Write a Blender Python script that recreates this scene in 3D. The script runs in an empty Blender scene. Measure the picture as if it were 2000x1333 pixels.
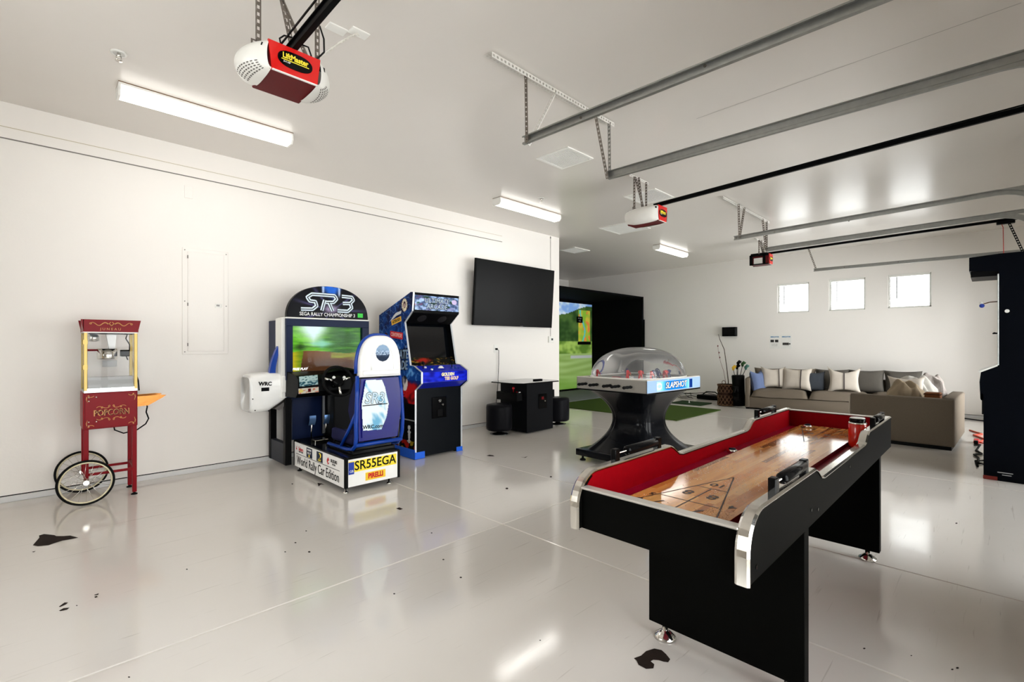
import bpy, bmesh, math, random
from mathutils import Vector, Matrix
random.seed(7)
S = bpy.context.scene
COL = S.collection
PI = math.pi

# ------------------------------------------------------------------ camera
cam_d = bpy.data.cameras.new('camera')
cam_d.sensor_width = 36.0
cam_d.lens = 36.0 * 935.0 / 2000.0
cam_d.shift_y = 7.0 / 2000.0
cam_d.clip_start = 0.02
cam_d.clip_end = 200
cam = bpy.data.objects.new('camera', cam_d)
COL.objects.link(cam)
cam.location = (0, 0, 1.25)
YAW = math.atan2(942, 935)
cam.rotation_euler = (PI / 2, 0, YAW - PI / 2)
S.camera = cam

# ------------------------------------------------------------------ world and big lights
S.view_settings.view_transform = 'Standard'
S.view_settings.look = 'None'
S.view_settings.gamma = 1.0
S.view_settings.use_curve_mapping = False
S.view_settings.exposure = 0.0
W = bpy.data.worlds.new('world')
S.world = W
W.use_nodes = True
wn = W.node_tree
bgn = wn.nodes['Background']
tc = wn.nodes.new('ShaderNodeTexCoord')
sep = wn.nodes.new('ShaderNodeSeparateXYZ')
rmp = wn.nodes.new('ShaderNodeValToRGB')
wn.links.new(tc.outputs['Generated'], sep.inputs[0])
wn.links.new(sep.outputs['Z'], rmp.inputs[0])
rmp.color_ramp.elements[0].position = 0.45
rmp.color_ramp.elements[0].color = (0.55, 0.54, 0.52, 1)
rmp.color_ramp.elements[1].position = 0.6
rmp.color_ramp.elements[1].color = (0.92, 0.94, 1.0, 1)
wn.links.new(rmp.outputs[0], bgn.inputs[0])
bgn.inputs[1].default_value = 13.0
try:
    S.cycles.max_bounces = 10
    S.cycles.diffuse_bounces = 6
    S.cycles.transparent_max_bounces = 24
    S.cycles.sample_clamp_indirect = 6.0
    S.cycles.caustics_reflective = False
    S.cycles.caustics_refractive = False
except Exception:
    pass

YW, XB, ZC, YD, XN = 5.508, 11.33, 3.169, -0.62, -2.3   # left wall, back wall, ceiling, garage doors, near wall
XE, YA = 6.66, 9.0                                       # end of left wall, alcove depth

def area(name, loc, rot, sx, sy, power, col=(1, 1, 1)):
    d = bpy.data.lights.new(name, 'AREA')
    d.shape = 'RECTANGLE'; d.size = sx; d.size_y = sy; d.energy = power; d.color = col
    o = bpy.data.objects.new(name, d); COL.objects.link(o)
    o.location = loc; o.rotation_euler = rot
    return o
DOORS = [(-0.75, 2.4), (3.5, 6.7), (7.9, 10.9)]
# daylight through the garage doors, glazing made taller to even the light (world +Y)
for i, (a, b) in enumerate(DOORS):
    area('door_daylight', ((a + b) / 2, YD - 0.12, 1.18), (PI / 2, 0, 0), b - a - 0.3, 2.15, [42, 88, 165][i], (1.0, 0.99, 0.985))
# added fill light behind the camera, outside a made-up window
area('near_window_daylight', (XN - 0.12, 2.6, 1.7), (PI / 2, 0, -PI / 2), 2.2, 1.3, 20, (1.0, 0.985, 0.975))

# ------------------------------------------------------------------ materials
def lin(c):
    return tuple((x / 12.92 if x <= 0.04045 else ((x + 0.055) / 1.055) ** 2.4) for x in c)
def rgb(r, g, b):
    return lin((r / 255., g / 255., b / 255.))
MC = {}
def pm(name, col, rough=0.5, metal=0.0, spec=0.5, coat=0.0, var=0.06, vscale=12.0, bump=0.0, bscale=60.0, emis=None, estr=0.0, stretch=None):
    if name in MC: return MC[name]
    if spec == 0.5 and metal == 0: spec = 0.06 if max(col) < 0.03 else (0.14 if max(col) < 0.35 else 0.3)
    if max(col) < 0.5: coat *= .4
    m = bpy.data.materials.new(name); m.use_nodes = True
    nt = m.node_tree; b = nt.nodes['Principled BSDF']
    b.inputs['Roughness'].default_value = rough
    b.inputs['Metallic'].default_value = metal
    b.inputs['Specular IOR Level'].default_value = spec
    b.inputs['Coat Weight'].default_value = coat
    b.inputs['Coat Roughness'].default_value = 0.06
    t = nt.nodes.new('ShaderNodeTexCoord'); mp = nt.nodes.new('ShaderNodeMapping')
    nt.links.new(t.outputs['Object'], mp.inputs[0])
    if stretch: mp.inputs['Scale'].default_value = stretch
    n = nt.nodes.new('ShaderNodeTexNoise'); n.inputs['Scale'].default_value = vscale; n.inputs['Detail'].default_value = 4
    nt.links.new(mp.outputs[0], n.inputs['Vector'])
    mx = nt.nodes.new('ShaderNodeMix'); mx.data_type = 'RGBA'
    nt.links.new(n.outputs['Fac'], mx.inputs['Factor'])
    mx.inputs['A'].default_value = (*[max(0, c * (1 - var)) for c in col], 1)
    mx.inputs['B'].default_value = (*[min(1, c * (1 + var)) for c in col], 1)
    nt.links.new(mx.outputs['Result'], b.inputs['Base Color'])
    if bump > 0:
        n2 = nt.nodes.new('ShaderNodeTexNoise'); n2.inputs['Scale'].default_value = bscale; n2.inputs['Detail'].default_value = 3
        nt.links.new(mp.outputs[0], n2.inputs['Vector'])
        bp = nt.nodes.new('ShaderNodeBump'); bp.inputs['Strength'].default_value = bump; bp.inputs['Distance'].default_value = 0.004
        nt.links.new(n2.outputs['Fac'], bp.inputs['Height']); nt.links.new(bp.outputs[0], b.inputs['Normal'])
    if emis is not None:
        b.inputs['Emission Color'].default_value = (*emis, 1); b.inputs['Emission Strength'].default_value = estr
    MC[name] = m
    return m
def picmat(name, emit=0.0, rough=0.3, base=1.0):
    if name in MC: return MC[name]
    m = bpy.data.materials.new(name); m.use_nodes = True
    nt = m.node_tree; b = nt.nodes['Principled BSDF']
    a = nt.nodes.new('ShaderNodeAttribute'); a.attribute_name = 'Col'
    if base > 0: nt.links.new(a.outputs['Color'], b.inputs['Base Color'])
    else: b.inputs['Base Color'].default_value = (0.01, 0.01, 0.01, 1)
    b.inputs['Roughness'].default_value = rough
    b.inputs['Specular IOR Level'].default_value = 0.06
    if emit > 0:
        nt.links.new(a.outputs['Color'], b.inputs['Emission Color']); b.inputs['Emission Strength'].default_value = emit
    MC[name] = m
    return m
def clearmat(name, tint=(1, 1, 1), ior=1.45, rough=0.02, haze=0.0, boost=1.0):
    if name in MC: return MC[name]
    m = bpy.data.materials.new(name); m.use_nodes = True
    nt = m.node_tree
    for n in list(nt.nodes):
        if n.type != 'OUTPUT_MATERIAL': nt.nodes.remove(n)
    out = [n for n in nt.nodes if n.type == 'OUTPUT_MATERIAL'][0]
    tr = nt.nodes.new('ShaderNodeBsdfTransparent'); tr.inputs[0].default_value = (*tint, 1)
    gl = nt.nodes.new('ShaderNodeBsdfGlossy'); gl.inputs['Roughness'].default_value = rough
    fr = nt.nodes.new('ShaderNodeFresnel'); fr.inputs['IOR'].default_value = ior
    ml = nt.nodes.new('ShaderNodeMath'); ml.operation = 'MULTIPLY'; ml.inputs[1].default_value = boost; ml.use_clamp = True
    nt.links.new(fr.outputs[0], ml.inputs[0])
    mx = nt.nodes.new('ShaderNodeMixShader'); nt.links.new(ml.outputs[0], mx.inputs[0])
    nt.links.new(tr.outputs[0], mx.inputs[1]); nt.links.new(gl.outputs[0], mx.inputs[2])
    last = mx
    if haze > 0:
        df = nt.nodes.new('ShaderNodeBsdfDiffuse'); df.inputs[0].default_value = (0.9, 0.9, 0.9, 1)
        m2 = nt.nodes.new('ShaderNodeMixShader'); m2.inputs[0].default_value = haze
        nt.links.new(mx.outputs[0], m2.inputs[1]); nt.links.new(df.outputs[0], m2.inputs[2]); last = m2
    nt.links.new(last.outputs[0], out.inputs[0])
    MC[name] = m
    return m

# ------------------------------------------------------------------ mesh builder
class MB:
    def __init__(s): s.v = []; s.f = []; s.sm = []
    def add(s, vs, fs, smooth=False, M=None):
        o = len(s.v)
        for v in vs:
            v = Vector(v)
            if M is not None: v = M @ v
            s.v.append(tuple(v))
        for f in fs:
            s.f.append(tuple(i + o for i in f)); s.sm.append(smooth)
        return s
    def box(s, a, b, bev=0.0, M=None, seg=1):
        a, b = [min(p, q) for p, q in zip(a, b)], [max(p, q) for p, q in zip(a, b)]
        if bev <= 0:
            vs = [(x, y, z) for x in (a[0], b[0]) for y in (a[1], b[1]) for z in (a[2], b[2])]
            return s.add(vs, [(0, 1, 3, 2), (4, 6, 7, 5), (0, 4, 5, 1), (2, 3, 7, 6), (0, 2, 6, 4), (1, 5, 7, 3)], False, M)
        bm = bmesh.new(); bmesh.ops.create_cube(bm, size=1)
        for v in bm.verts: v.co = Vector([(a[i] + b[i]) / 2 + v.co[i] * (b[i] - a[i]) for i in range(3)])
        bmesh.ops.bevel(bm, geom=list(bm.edges), offset=bev, segments=seg, affect='EDGES', profile=0.5)
        s.bm(bm, seg > 1, M); return s
    def bm(s, bm, smooth=False, M=None):
        bm.verts.index_update()
        s.add([v.co.copy() for v in bm.verts], [tuple(v.index for v in f.verts) for f in bm.faces], smooth, M); bm.free()
        return s
    def prism(s, poly, lo, hi, axis='x', M=None, smooth=False, bev=0):
        # poly: 2-D points in the two other axes (order y,z / x,z / x,y)
        def p3(p, t):
            return {'x': (t, p[0], p[1]), 'y': (p[0], t, p[1]), 'z': (p[0], p[1], t)}[axis]
        n = len(poly)
        ar = sum(poly[i][0] * poly[(i + 1) % n][1] - poly[(i + 1) % n][0] * poly[i][1] for i in range(n))
        flip = (ar < 0) != (axis == 'y')
        vs = [p3(p, lo) for p in poly] + [p3(p, hi) for p in poly]
        fs = [tuple(range(n))[::-1], tuple(range(n, 2 * n))] + [(i, (i + 1) % n, n + (i + 1) % n, n + i) for i in range(n)]
        if flip: fs = [f[::-1] for f in fs]
        sm = [False, False] + [smooth] * n
        o = len(s.v); s.add(vs, fs, False, M)
        for k in range(len(fs)): s.sm[len(s.sm) - len(fs) + k] = sm[k]
        return s
    def cyl(s, p0, p1, r0, r1=None, n=16, caps=True, smooth=True):
        return s.tube([p0, p1], [r0, r0 if r1 is None else r1], n, caps, smooth)
    def tube(s, pts, r, n=10, caps=True, smooth=True, closed=False):
        pts = [Vector(p) for p in pts]; m = len(pts)
        rs = r if isinstance(r, (list, tuple)) else [r] * m
        vs = []; prev = None
        for i, p in enumerate(pts):
            if closed: d = pts[(i + 1) % m] - pts[i - 1]
            else: d = pts[min(i + 1, m - 1)] - pts[max(i - 1, 0)]
            d.normalize()
            if prev is None:
                u = Vector((0, 0, 1)) if abs(d.z) < 0.9 else Vector((1, 0, 0))
                u = d.cross(u).normalized()
            else:
                u = (prev - d * prev.dot(d))
                u = u.normalized() if u.length > 1e-6 else d.orthogonal().normalized()
            prev = u; w = d.cross(u)
            for k in range(n):
                a = 2 * PI * k / n
                vs.append(p + (u * math.cos(a) + w * math.sin(a)) * rs[i])
        fs = []
        for i in range(m if closed else m - 1):
            j = (i + 1) % m
            for k in range(n):
                fs.append((i * n + k, i * n + (k + 1) % n, j * n + (k + 1) % n, j * n + k))
        if closed and False: pass
        s.add(vs, fs, smooth)
        if caps and not closed:
            o = len(s.v) - len(vs)
            s.f.append(tuple(o + k for k in range(n))[::-1]); s.sm.append(False)
            s.f.append(tuple(o + (m - 1) * n + k for k in range(n))); s.sm.append(False)
        return s
    def lathe(s, prof, c=(0, 0, 0), n=24, axis='z', smooth=True):
        vs = []
        for (r, z) in prof:
            for k in range(n):
                a = 2 * PI * k / n; x, y = r * math.cos(a), r * math.sin(a)
                q = {'z': (x, y, z), 'y': (x, z, y), 'x': (z, x, y)}[axis]
                vs.append((c[0] + q[0], c[1] + q[1], c[2] + q[2]))
        fs = []
        for i in range(len(prof) - 1):
            for k in range(n):
                f = (i * n + k, i * n + (k + 1) % n, (i + 1) * n + (k + 1) % n, (i + 1) * n + k)
                fs.append(f if axis != 'y' else f[::-1])
        s.add(vs, fs, smooth)
        o = len(s.v) - len(vs)
        if prof[0][0] > 1e-6: s.f.append(tuple(o + k for k in range(n))[::-1]); s.sm.append(False)
        if prof[-1][0] > 1e-6: s.f.append(tuple(o + (len(prof) - 1) * n + k for k in range(n))); s.sm.append(False)
        return s
    def torus(s, c, R, r, axis='y', n=40, m=10, sx=1.0):
        pts = []
        for k in range(n):
            a = 2 * PI * k / n; x, y = R * math.cos(a), R * math.sin(a)
            q = {'z': (x, y, 0), 'y': (x, 0, y), 'x': (0, x, y)}[axis]
            pts.append(tuple(c[i] + q[i] for i in range(3)))
        return s.tube(pts, r, m, False, True, True)
    def surf(s, fn, nu, nv, smooth=True, wrap=False):
        vs = [fn(i / (nu - (0 if wrap else 1)), j / (nv - 1)) for j in range(nv) for i in range(nu)]
        fs = []
        for j in range(nv - 1):
            for i in range(nu if wrap else nu - 1):
                i2 = (i + 1) % nu
                fs.append((j * nu + i, j * nu + i2, (j + 1) * nu + i2, (j + 1) * nu + i))
        return s.add(vs, fs, smooth)

def inv_frame(o):
    M = Matrix.Identity(4)
    while o is not None:
        M = (Matrix.Translation(o.location) @ o.rotation_euler.to_matrix().to_4x4()) @ M
        o = o.parent
    return M.inverted()
def part(name, mb, mat, parent=None, label=None, local=False):
    me = bpy.data.meshes.new(name)
    vs = mb.v
    if parent is not None and not local:
        I = inv_frame(parent); vs = [tuple(I @ Vector(v)) for v in vs]
    me.from_pydata(vs, [], mb.f)
    me.polygons.foreach_set('use_smooth', mb.sm)
    me.materials.append(mat)
    me.update()
    o = bpy.data.objects.new(name, me); COL.objects.link(o)
    if parent is not None: o.parent = parent
    if label: o['label'] = label
    return o
def thing(name, label, cat, loc=(0, 0, 0), rz=0.0, group=None, kind=None):
    o = bpy.data.objects.new(name, None); COL.objects.link(o)
    o.empty_display_size = 0.1
    o.location = loc; o.rotation_euler = (0, 0, rz)
    o['label'] = label; o['category'] = cat
    if group: o['group'] = group
    if kind: o['kind'] = kind
    return o
def tag(o, label, cat, group=None):
    o['label'] = label; o['category'] = cat
    if group: o['group'] = group
    return o
def struct(name, mb, mat, label, cat, parent=None):
    o = part(name, mb, mat, parent)
    if parent is None:
        o['kind'] = 'structure'; o['label'] = label; o['category'] = cat
    return o
def copy_tree(o, parent=None):
    c = o.copy(); COL.objects.link(c)
    if parent is not None: c.parent = parent
    for ch in list(o.children): copy_tree(ch, c)
    return c
def frame(o, x, y):
    """matrix with local x,y axes along x,y (world) at o"""
    x = Vector(x).normalized(); y = Vector(y); y = (y - x * y.dot(x)).normalized(); z = x.cross(y)
    M = Matrix((x, y, z)).transposed().to_4x4(); M.translation = Vector(o); return M
def text(s, size, M, mat, parent, name='lettering', off=0.0, sx=1.0, shear=0.0, ext=0.0006, align='CENTER', label=None, spacing=1.0):
    c = bpy.data.curves.new(name, 'FONT'); c.body = s; c.size = size; c.offset = off; c.extrude = ext
    c.align_x = align; c.align_y = 'CENTER'; c.shear = shear; c.resolution_u = 3; c.space_character = spacing
    t = bpy.data.objects.new('tmp_text', c); COL.objects.link(t)
    bpy.context.view_layer.update()
    dg = bpy.context.evaluated_depsgraph_get()
    me = bpy.data.meshes.new_from_object(t.evaluated_get(dg))
    bpy.data.objects.remove(t); bpy.data.curves.remove(c)
    me.name = name
    T = M @ Matrix.Diagonal((sx, 1, 1, 1))
    if parent is not None: T = inv_frame(parent) @ T
    me.transform(T)
    me.materials.clear(); me.materials.append(mat)
    o = bpy.data.objects.new(name, me); COL.objects.link(o)
    if parent is not None: o.parent = parent
    if label: o['label'] = label
    return o
def picture(name, M, w, h, nx, ny, fn, mat, parent, label=None, mask=None):
    """flat printed or lit picture: w x h centred on M, colours by fn(u,v) (sRGB 0..1)"""
    vs = []; cols = []
    for j in range(ny + 1):
        for i in range(nx + 1):
            u, v = i / nx, j / ny
            vs.append(M @ Vector(((u - 0.5) * w, (v - 0.5) * h, 0)))
            cols.append((*lin([min(1, max(0, c)) for c in fn(u, v)]), 1))
    fs = []
    for j in range(ny):
        for i in range(nx):
            if mask is None or mask((i + .5) / nx, (j + .5) / ny):
                fs.append((j * (nx + 1) + i, j * (nx + 1) + i + 1, (j + 1) * (nx + 1) + i + 1, (j + 1) * (nx + 1) + i))
    I = inv_frame(parent) if parent is not None else Matrix.Identity(4)
    me = bpy.data.meshes.new(name); me.from_pydata([tuple(I @ v) for v in vs], [], fs)
    ca = me.color_attributes.new('Col', 'FLOAT_COLOR', 'POINT')
    ca.data.foreach_set('color', [x for c in cols for x in c])
    me.materials.append(mat); me.update()
    o = bpy.data.objects.new(name, me); COL.objects.link(o)
    if parent is not None: o.parent = parent
    if label: o['label'] = label
    return o
def sms(a, b, x):
    t = min(1, max(0, (x - a) / (b - a))); return t * t * (3 - 2 * t)
def mixc(a, b, t): return tuple(p + (q - p) * t for p, q in zip(a, b))
from mathutils import noise as mnoise
def nz(x, y, z=0.0): return mnoise.noise(Vector((x, y, z)))  # about -1..1

# common materials
BLACK = pm('black_laminate', rgb(9, 9, 10), 0.42)
BLACKG = pm('black_gloss', rgb(8, 8, 9), 0.18, coat=0.3)
RUBBER = pm('black_rubber', rgb(22, 22, 22), 0.8)
CHROME = pm('chrome', rgb(225, 222, 215), 0.13, 1.0, var=0.03)
STEEL = pm('galvanised_steel', rgb(150, 150, 146), 0.42, 0.85, var=0.18, vscale=25, bump=0.1)
DSTEEL = pm('dark_zinc_steel', rgb(120, 112, 104), 0.45, 0.8, var=0.25, vscale=30)
WPAINT = pm('white_painted_metal', rgb(232, 231, 226), 0.35)
WPLAS = pm('white_plastic', rgb(236, 235, 230), 0.3)
REDP = pm('dark_red_enamel', rgb(126, 4, 18), 0.35)
GOLD = pm('gold_print', rgb(205, 150, 90), 0.45)
BRASS = pm('brass_trim', rgb(172, 148, 82), 0.34, 0.5)
CORDB = pm('black_cord', rgb(24, 24, 25), 0.6)
CORDW = pm('white_cord', rgb(225, 222, 214), 0.5)
CLEAR = clearmat('clear_acrylic', (0.97, 0.97, 0.97), 1.3, 0.02, 0, 0.5)
# ------------------------------------------------------------------ room shell
def wallmat(name, c, rough, bs):
    return pm(name, c, rough, var=0.015, vscale=1.5, bump=0.12, bscale=bs, spec=0.3 if rough > .5 else .5)
WALL = wallmat('wall_paint', rgb(241, 237, 232), 0.62, 45)
CEIL = wallmat('ceiling_paint', rgb(224, 219, 213), 0.24, 6)
# floor material: pale epoxy with faint scuffs and scratches
def floor_mat():
    m = bpy.data.materials.new('epoxy_floor'); m.use_nodes = True
    nt = m.node_tree; b = nt.nodes['Principled BSDF']; L = nt.links.new
    t = nt.nodes.new('ShaderNodeTexCoord')
    n = nt.nodes.new('ShaderNodeTexNoise'); n.inputs['Scale'].default_value = 1.1; n.inputs['Detail'].default_value = 5
    L(t.outputs['Object'], n.inputs['Vector'])
    mx = nt.nodes.new('ShaderNodeMix'); mx.data_type = 'RGBA'; L(n.outputs['Fac'], mx.inputs['Factor'])
    mx.inputs['A'].default_value = (*rgb(205, 199, 190), 1); mx.inputs['B'].default_value = (*rgb(213, 208, 202), 1)
    # scratches: thin bands of stretched noise, two directions
    prev = mx.outputs['Result']
    for k, (rot, sc) in enumerate(((0.6, (2.2, 60, 1)), (2.2, (3.0, 70, 1)), (1.25, (1.6, 48, 1)))):
        mp = nt.nodes.new('ShaderNodeMapping'); mp.inputs['Rotation'].default_value = (0, 0, rot); mp.inputs['Scale'].default_value = sc
        L(t.outputs['Object'], mp.inputs[0])
        s = nt.nodes.new('ShaderNodeTexNoise'); s.inputs['Scale'].default_value = 1.0; s.inputs['Detail'].default_value = 2
        s.inputs['Distortion'].default_value = 0.6
        L(mp.outputs[0], s.inputs['Vector'])
        r = nt.nodes.new('ShaderNodeValToRGB'); r.color_ramp.elements[0].position = 0.70; r.color_ramp.elements[1].position = 0.76
        r.color_ramp.elements[0].color = (0, 0, 0, 1); r.color_ramp.elements[1].color = (0.35, 0.35, 0.35, 1)
        L(s.outputs['Fac'], r.inputs[0])
        m2 = nt.nodes.new('ShaderNodeMix'); m2.data_type = 'RGBA'; L(r.outputs[0], m2.inputs['Factor']); L(prev, m2.inputs['A'])
        m2.inputs['B'].default_value = (*rgb(150, 142, 130), 1); prev = m2.outputs['Result']
    L(prev, b.inputs['Base Color'])
    n3 = nt.nodes.new('ShaderNodeTexNoise'); n3.inputs['Scale'].default_value = 3.0; L(t.outputs['Object'], n3.inputs['Vector'])
    rr = nt.nodes.new('ShaderNodeMapRange'); L(n3.outputs['Fac'], rr.inputs[0]); rr.inputs[3].default_value = 0.05; rr.inputs[4].default_value = 0.16
    L(rr.outputs[0], b.inputs['Roughness'])
    b.inputs['Specular IOR Level'].default_value = 0.75
    n4 = nt.nodes.new('ShaderNodeTexNoise'); n4.inputs['Scale'].default_value = 5.0; n4.inputs['Detail'].default_value = 3; L(t.outputs['Object'], n4.inputs['Vector'])
    bp = nt.nodes.new('ShaderNodeBump'); bp.inputs['Strength'].default_value = 0.06; bp.inputs['Distance'].default_value = 0.01
    L(n4.outputs['Fac'], bp.inputs['Height']); L(bp.outputs[0], b.inputs['Normal'])
    return m
FLOOR = floor_mat()
GROUT = pm('joint_filler', rgb(196, 190, 178), 0.5, var=0.2, vscale=40)
mb = MB(); mb.box((XN, YD, -0.12), (XB, YA, -0.004))
floor = struct('floor', mb, GROUT, 'glossy pale epoxy floor with saw-cut joints across the garage', 'floor')
xs = [XN, 2.30, 3.40, 5.95, 8.45, XB]; ys = [YD, 2.41, 5.6, YA]
g = 0.004
for i in range(len(xs) - 1):
    for j in range(len(ys) - 1):
        mb = MB(); a = (xs[i] + g, ys[j] + g); b = (xs[i + 1] - g, ys[j + 1] - g)
        e = 0.004
        vs = [(a[0], a[1], -0.004), (b[0], a[1], -0.004), (b[0], b[1], -0.004), (a[0], b[1], -0.004),
              (a[0] + e, a[1] + e, 0), (b[0] - e, a[1] + e, 0), (b[0] - e, b[1] - e, 0), (a[0] + e, b[1] - e, 0)]
        mb.add(vs, [(4, 5, 6, 7), (0, 1, 5, 4), (1, 2, 6, 5), (2, 3, 7, 6), (3, 0, 4, 7)])
        part('floor_slab', mb, FLOOR, floor)
# worn dark chips where the coating has come off
STAIN = pm('bare_dark_patch', rgb(40, 32, 28), 0.7, var=0.25, vscale=60)
def pxf(x, y, z=0.0):
    """floor point under a pixel of the 2000x1333 photograph"""
    F = Vector((math.cos(YAW), math.sin(YAW), 0)); R = Vector((math.sin(YAW), -math.cos(YAW), 0))
    r = F + R * ((x - 1000) / 935.0) + Vector((0, 0, (673.5 - y) / 935.0))
    t = (z - 1.25) / r.z
    return Vector((0, 0, 1.25)) + r * t
def patch(pts, lab=None):
    mb = MB(); vs = []
    for p in pts: q = pxf(*p); vs.append((q.x, q.y, 0.0012))
    c = sum((Vector(v) for v in vs), Vector()) / len(vs)
    if len(vs) > 9:  # concave outline: triangulate with bmesh
        bm = bmesh.new(); bv = [bm.verts.new(v) for v in vs]; f = bm.faces.new(bv)
        bmesh.ops.triangulate(bm, faces=[f]); mb.bm(bm)
        n = mb.f
        fixed = []
        for f in mb.f:
            a, b, d = [Vector(mb.v[i]) for i in f]
            fixed.append(f if (b - a).cross(d - a).z > 0 else f[::-1])
        mb.f = fixed
    else:
        mb.add(vs, [tuple(range(len(vs)))])
        a, b, d = Vector(vs[0]), Vector(vs[1]), Vector(vs[2])
        if (b - a).cross(d - a).z < 0: mb.f[-1] = mb.f[-1][::-1]
    part('floor_stain', mb, STAIN, floor)
patch([(64, 1066), (77, 1051), (76, 1047), (86, 1044), (106, 1046), (110, 1048), (124, 1048), (137, 1047), (153, 1051), (140, 1054), (122, 1057), (106, 1062), (95, 1066), (74, 1068)])
patch([(62, 1079), (70, 1077), (66, 1080)])
patch([(115, 1186), (126, 1178), (133, 1178), (128, 1182), (117, 1187)])
patch([(115, 1194), (124, 1189), (136, 1188), (131, 1192), (118, 1195)])
patch([(184, 1163), (193, 1160), (192, 1163), (185, 1164)])
patch([(184, 1167), (189, 1165), (191, 1167), (186, 1169)])
patch([(1238, 1287), (1252, 1282), (1262, 1273), (1278, 1268), (1292, 1271), (1301, 1279), (1309, 1289), (1305, 1295), (1296, 1294), (1287, 1291), (1276, 1290), (1271, 1293), (1278, 1299), (1276, 1307), (1262, 1308), (1247, 1300), (1243, 1291)])
patch([(773, 994), (780, 992), (787, 995), (781, 997)])
patch([(950, 891), (956, 889), (963, 890), (966, 892), (956, 892)])
patch([(1016, 893), (1024, 894), (1031, 892), (1026, 895)])
for (x, y) in [(577, 1061), (557, 1079), (604, 1079), (598, 1038), (900, 1129), (866, 1094), (150, 1184), (252, 1324), (1780, 1282), (1868, 1023), (1055, 1252), (843, 1042), (1076, 932), (990, 955), (571, 946), (365, 1113), (1860, 1309), (1870, 1306), (1688, 1268), (770, 1161)]:
    rr = random.uniform(1.2, 2.4)
    patch([(x + rr * 1.4 * math.cos(a), y + rr * 0.8 * math.sin(a)) for a in [k * PI / 3 for k in range(6)]])
patch([(620, 944), (628, 945), (634, 948), (627, 947), (622, 951)])

mb = MB(); mb.box((XN - 0.2, YD - 0.2, ZC), (XB + 0.2, YA + 0.2, ZC + 0.15))
ceiling = struct('ceiling', mb, CEIL, 'smooth pale ceiling with satin paint', 'ceiling')
SEAM = pm('ceiling_seam', rgb(150, 146, 140), 0.5)
p0 = pxf(1360, 232, ZC); p1 = pxf(1995, 5, ZC)
mb = MB(); d = (p1 - p0).normalized(); nrm = Vector((-d.y, d.x, 0)) * 0.0025
mb.add([p0 - nrm - Vector((0, 0, .001)), p1 - nrm - Vector((0, 0, .001)), p1 + nrm - Vector((0, 0, .001)), p0 + nrm - Vector((0, 0, .001))], [(0, 1, 2, 3)])
part('drywall_crack', mb, SEAM, ceiling)

mb = MB(); mb.box((XN, YW, 0.055), (XE, YW + 0.15, ZC))
wall_left = struct('wall_left', mb, WALL, 'long white painted wall behind the arcade games', 'wall')
mb = MB(); mb.box((XE - 0.15, YW + 0.15, 0), (XE, YA, ZC)); struct('wall_alcove', mb, WALL, 'white return wall beside the golf booth', 'wall')
mb = MB(); mb.box((XE - 0.15, YA, 0), (XB + 0.15, YA + 0.15, ZC)); struct('wall_rear', mb, WALL, 'white wall behind the golf booth', 'wall')
mb = MB(); mb.box((XN, YW - 0.012, 0), (XE + 0.012, YW + 0.14, 0.047), 0.003)
bl = struct('baseboard_left', mb, pm('curb_paint', rgb(214, 214, 214), 0.3, bump=0.3, bscale=20), 'low painted concrete curb under the left wall', 'baseboard')
mb = MB(); mb.box((XN, YW + 0.004, 0.046), (XE - 0.004, YW + 0.13, 0.0555)); part('shadow_gap', mb, BLACK, bl, 'dark joint above the curb')
# thin trim strips high on the left wall
TRIM = pm('trim_paint', rgb(226, 220, 206), 0.45)
mb = MB(); mb.box((XN, YW - 0.006, 2.885), (5.24, YW, 2.97), 0.001)
t1 = struct('trim_1', mb, WALL, 'flat white trim board high on the left wall', 'trim')
mb = MB(); mb.box((XN, YW - 0.010, 2.878), (5.24, YW, 2.8845)); part('lower_edge', mb, pm('grey_caulk', rgb(130, 126, 120), 0.6), t1, 'grey lower edge of the trim')
mb = MB(); mb.box((XN, YW - 0.008, 2.970), (5.24, YW, 2.974)); part('upper_edge', mb, pm('warm_caulk', rgb(196, 184, 160), 0.6), t1)

# back wall with three window openings
WIN = [(2.699, 3.297), (1.751, 2.348), (0.792, 1.407)]
Z0, Z1 = 1.925, 2.555
mb = MB()
mb.box((XB, YD - 0.15, 0), (XB + 0.15, YA, Z0)); mb.box((XB, YD - 0.15, Z1), (XB + 0.15, YA, ZC))
edges = [YD - 0.15] + [e for w in sorted(WIN) for e in w] + [YA]
for k in range(0, len(edges), 2): mb.box((XB, edges[k], Z0), (XB + 0.15, edges[k + 1], Z1))
struct('wall_back', mb, WALL, 'white back wall with three small windows', 'wall')
mb = MB(); mb.box((XB - 0.010, YD, 0), (XB, YA, 0.047), 0.002)
bb = struct('baseboard_back', mb, MC['curb_paint'], 'low painted concrete curb along the back wall', 'baseboard')
mb = MB(); mb.box((XB - 0.0105, YD, 0.047), (XB, YA, 0.053)); part('shadow_gap', mb, BLACK, bb)  # black strip in the joint above the curb
GLASS = clearmat('window_glass', (0.97, 0.99, 1.0), 1.45, 0.01)
SLAT = pm('blind_slat', rgb(240, 242, 242), 0.5)
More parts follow.
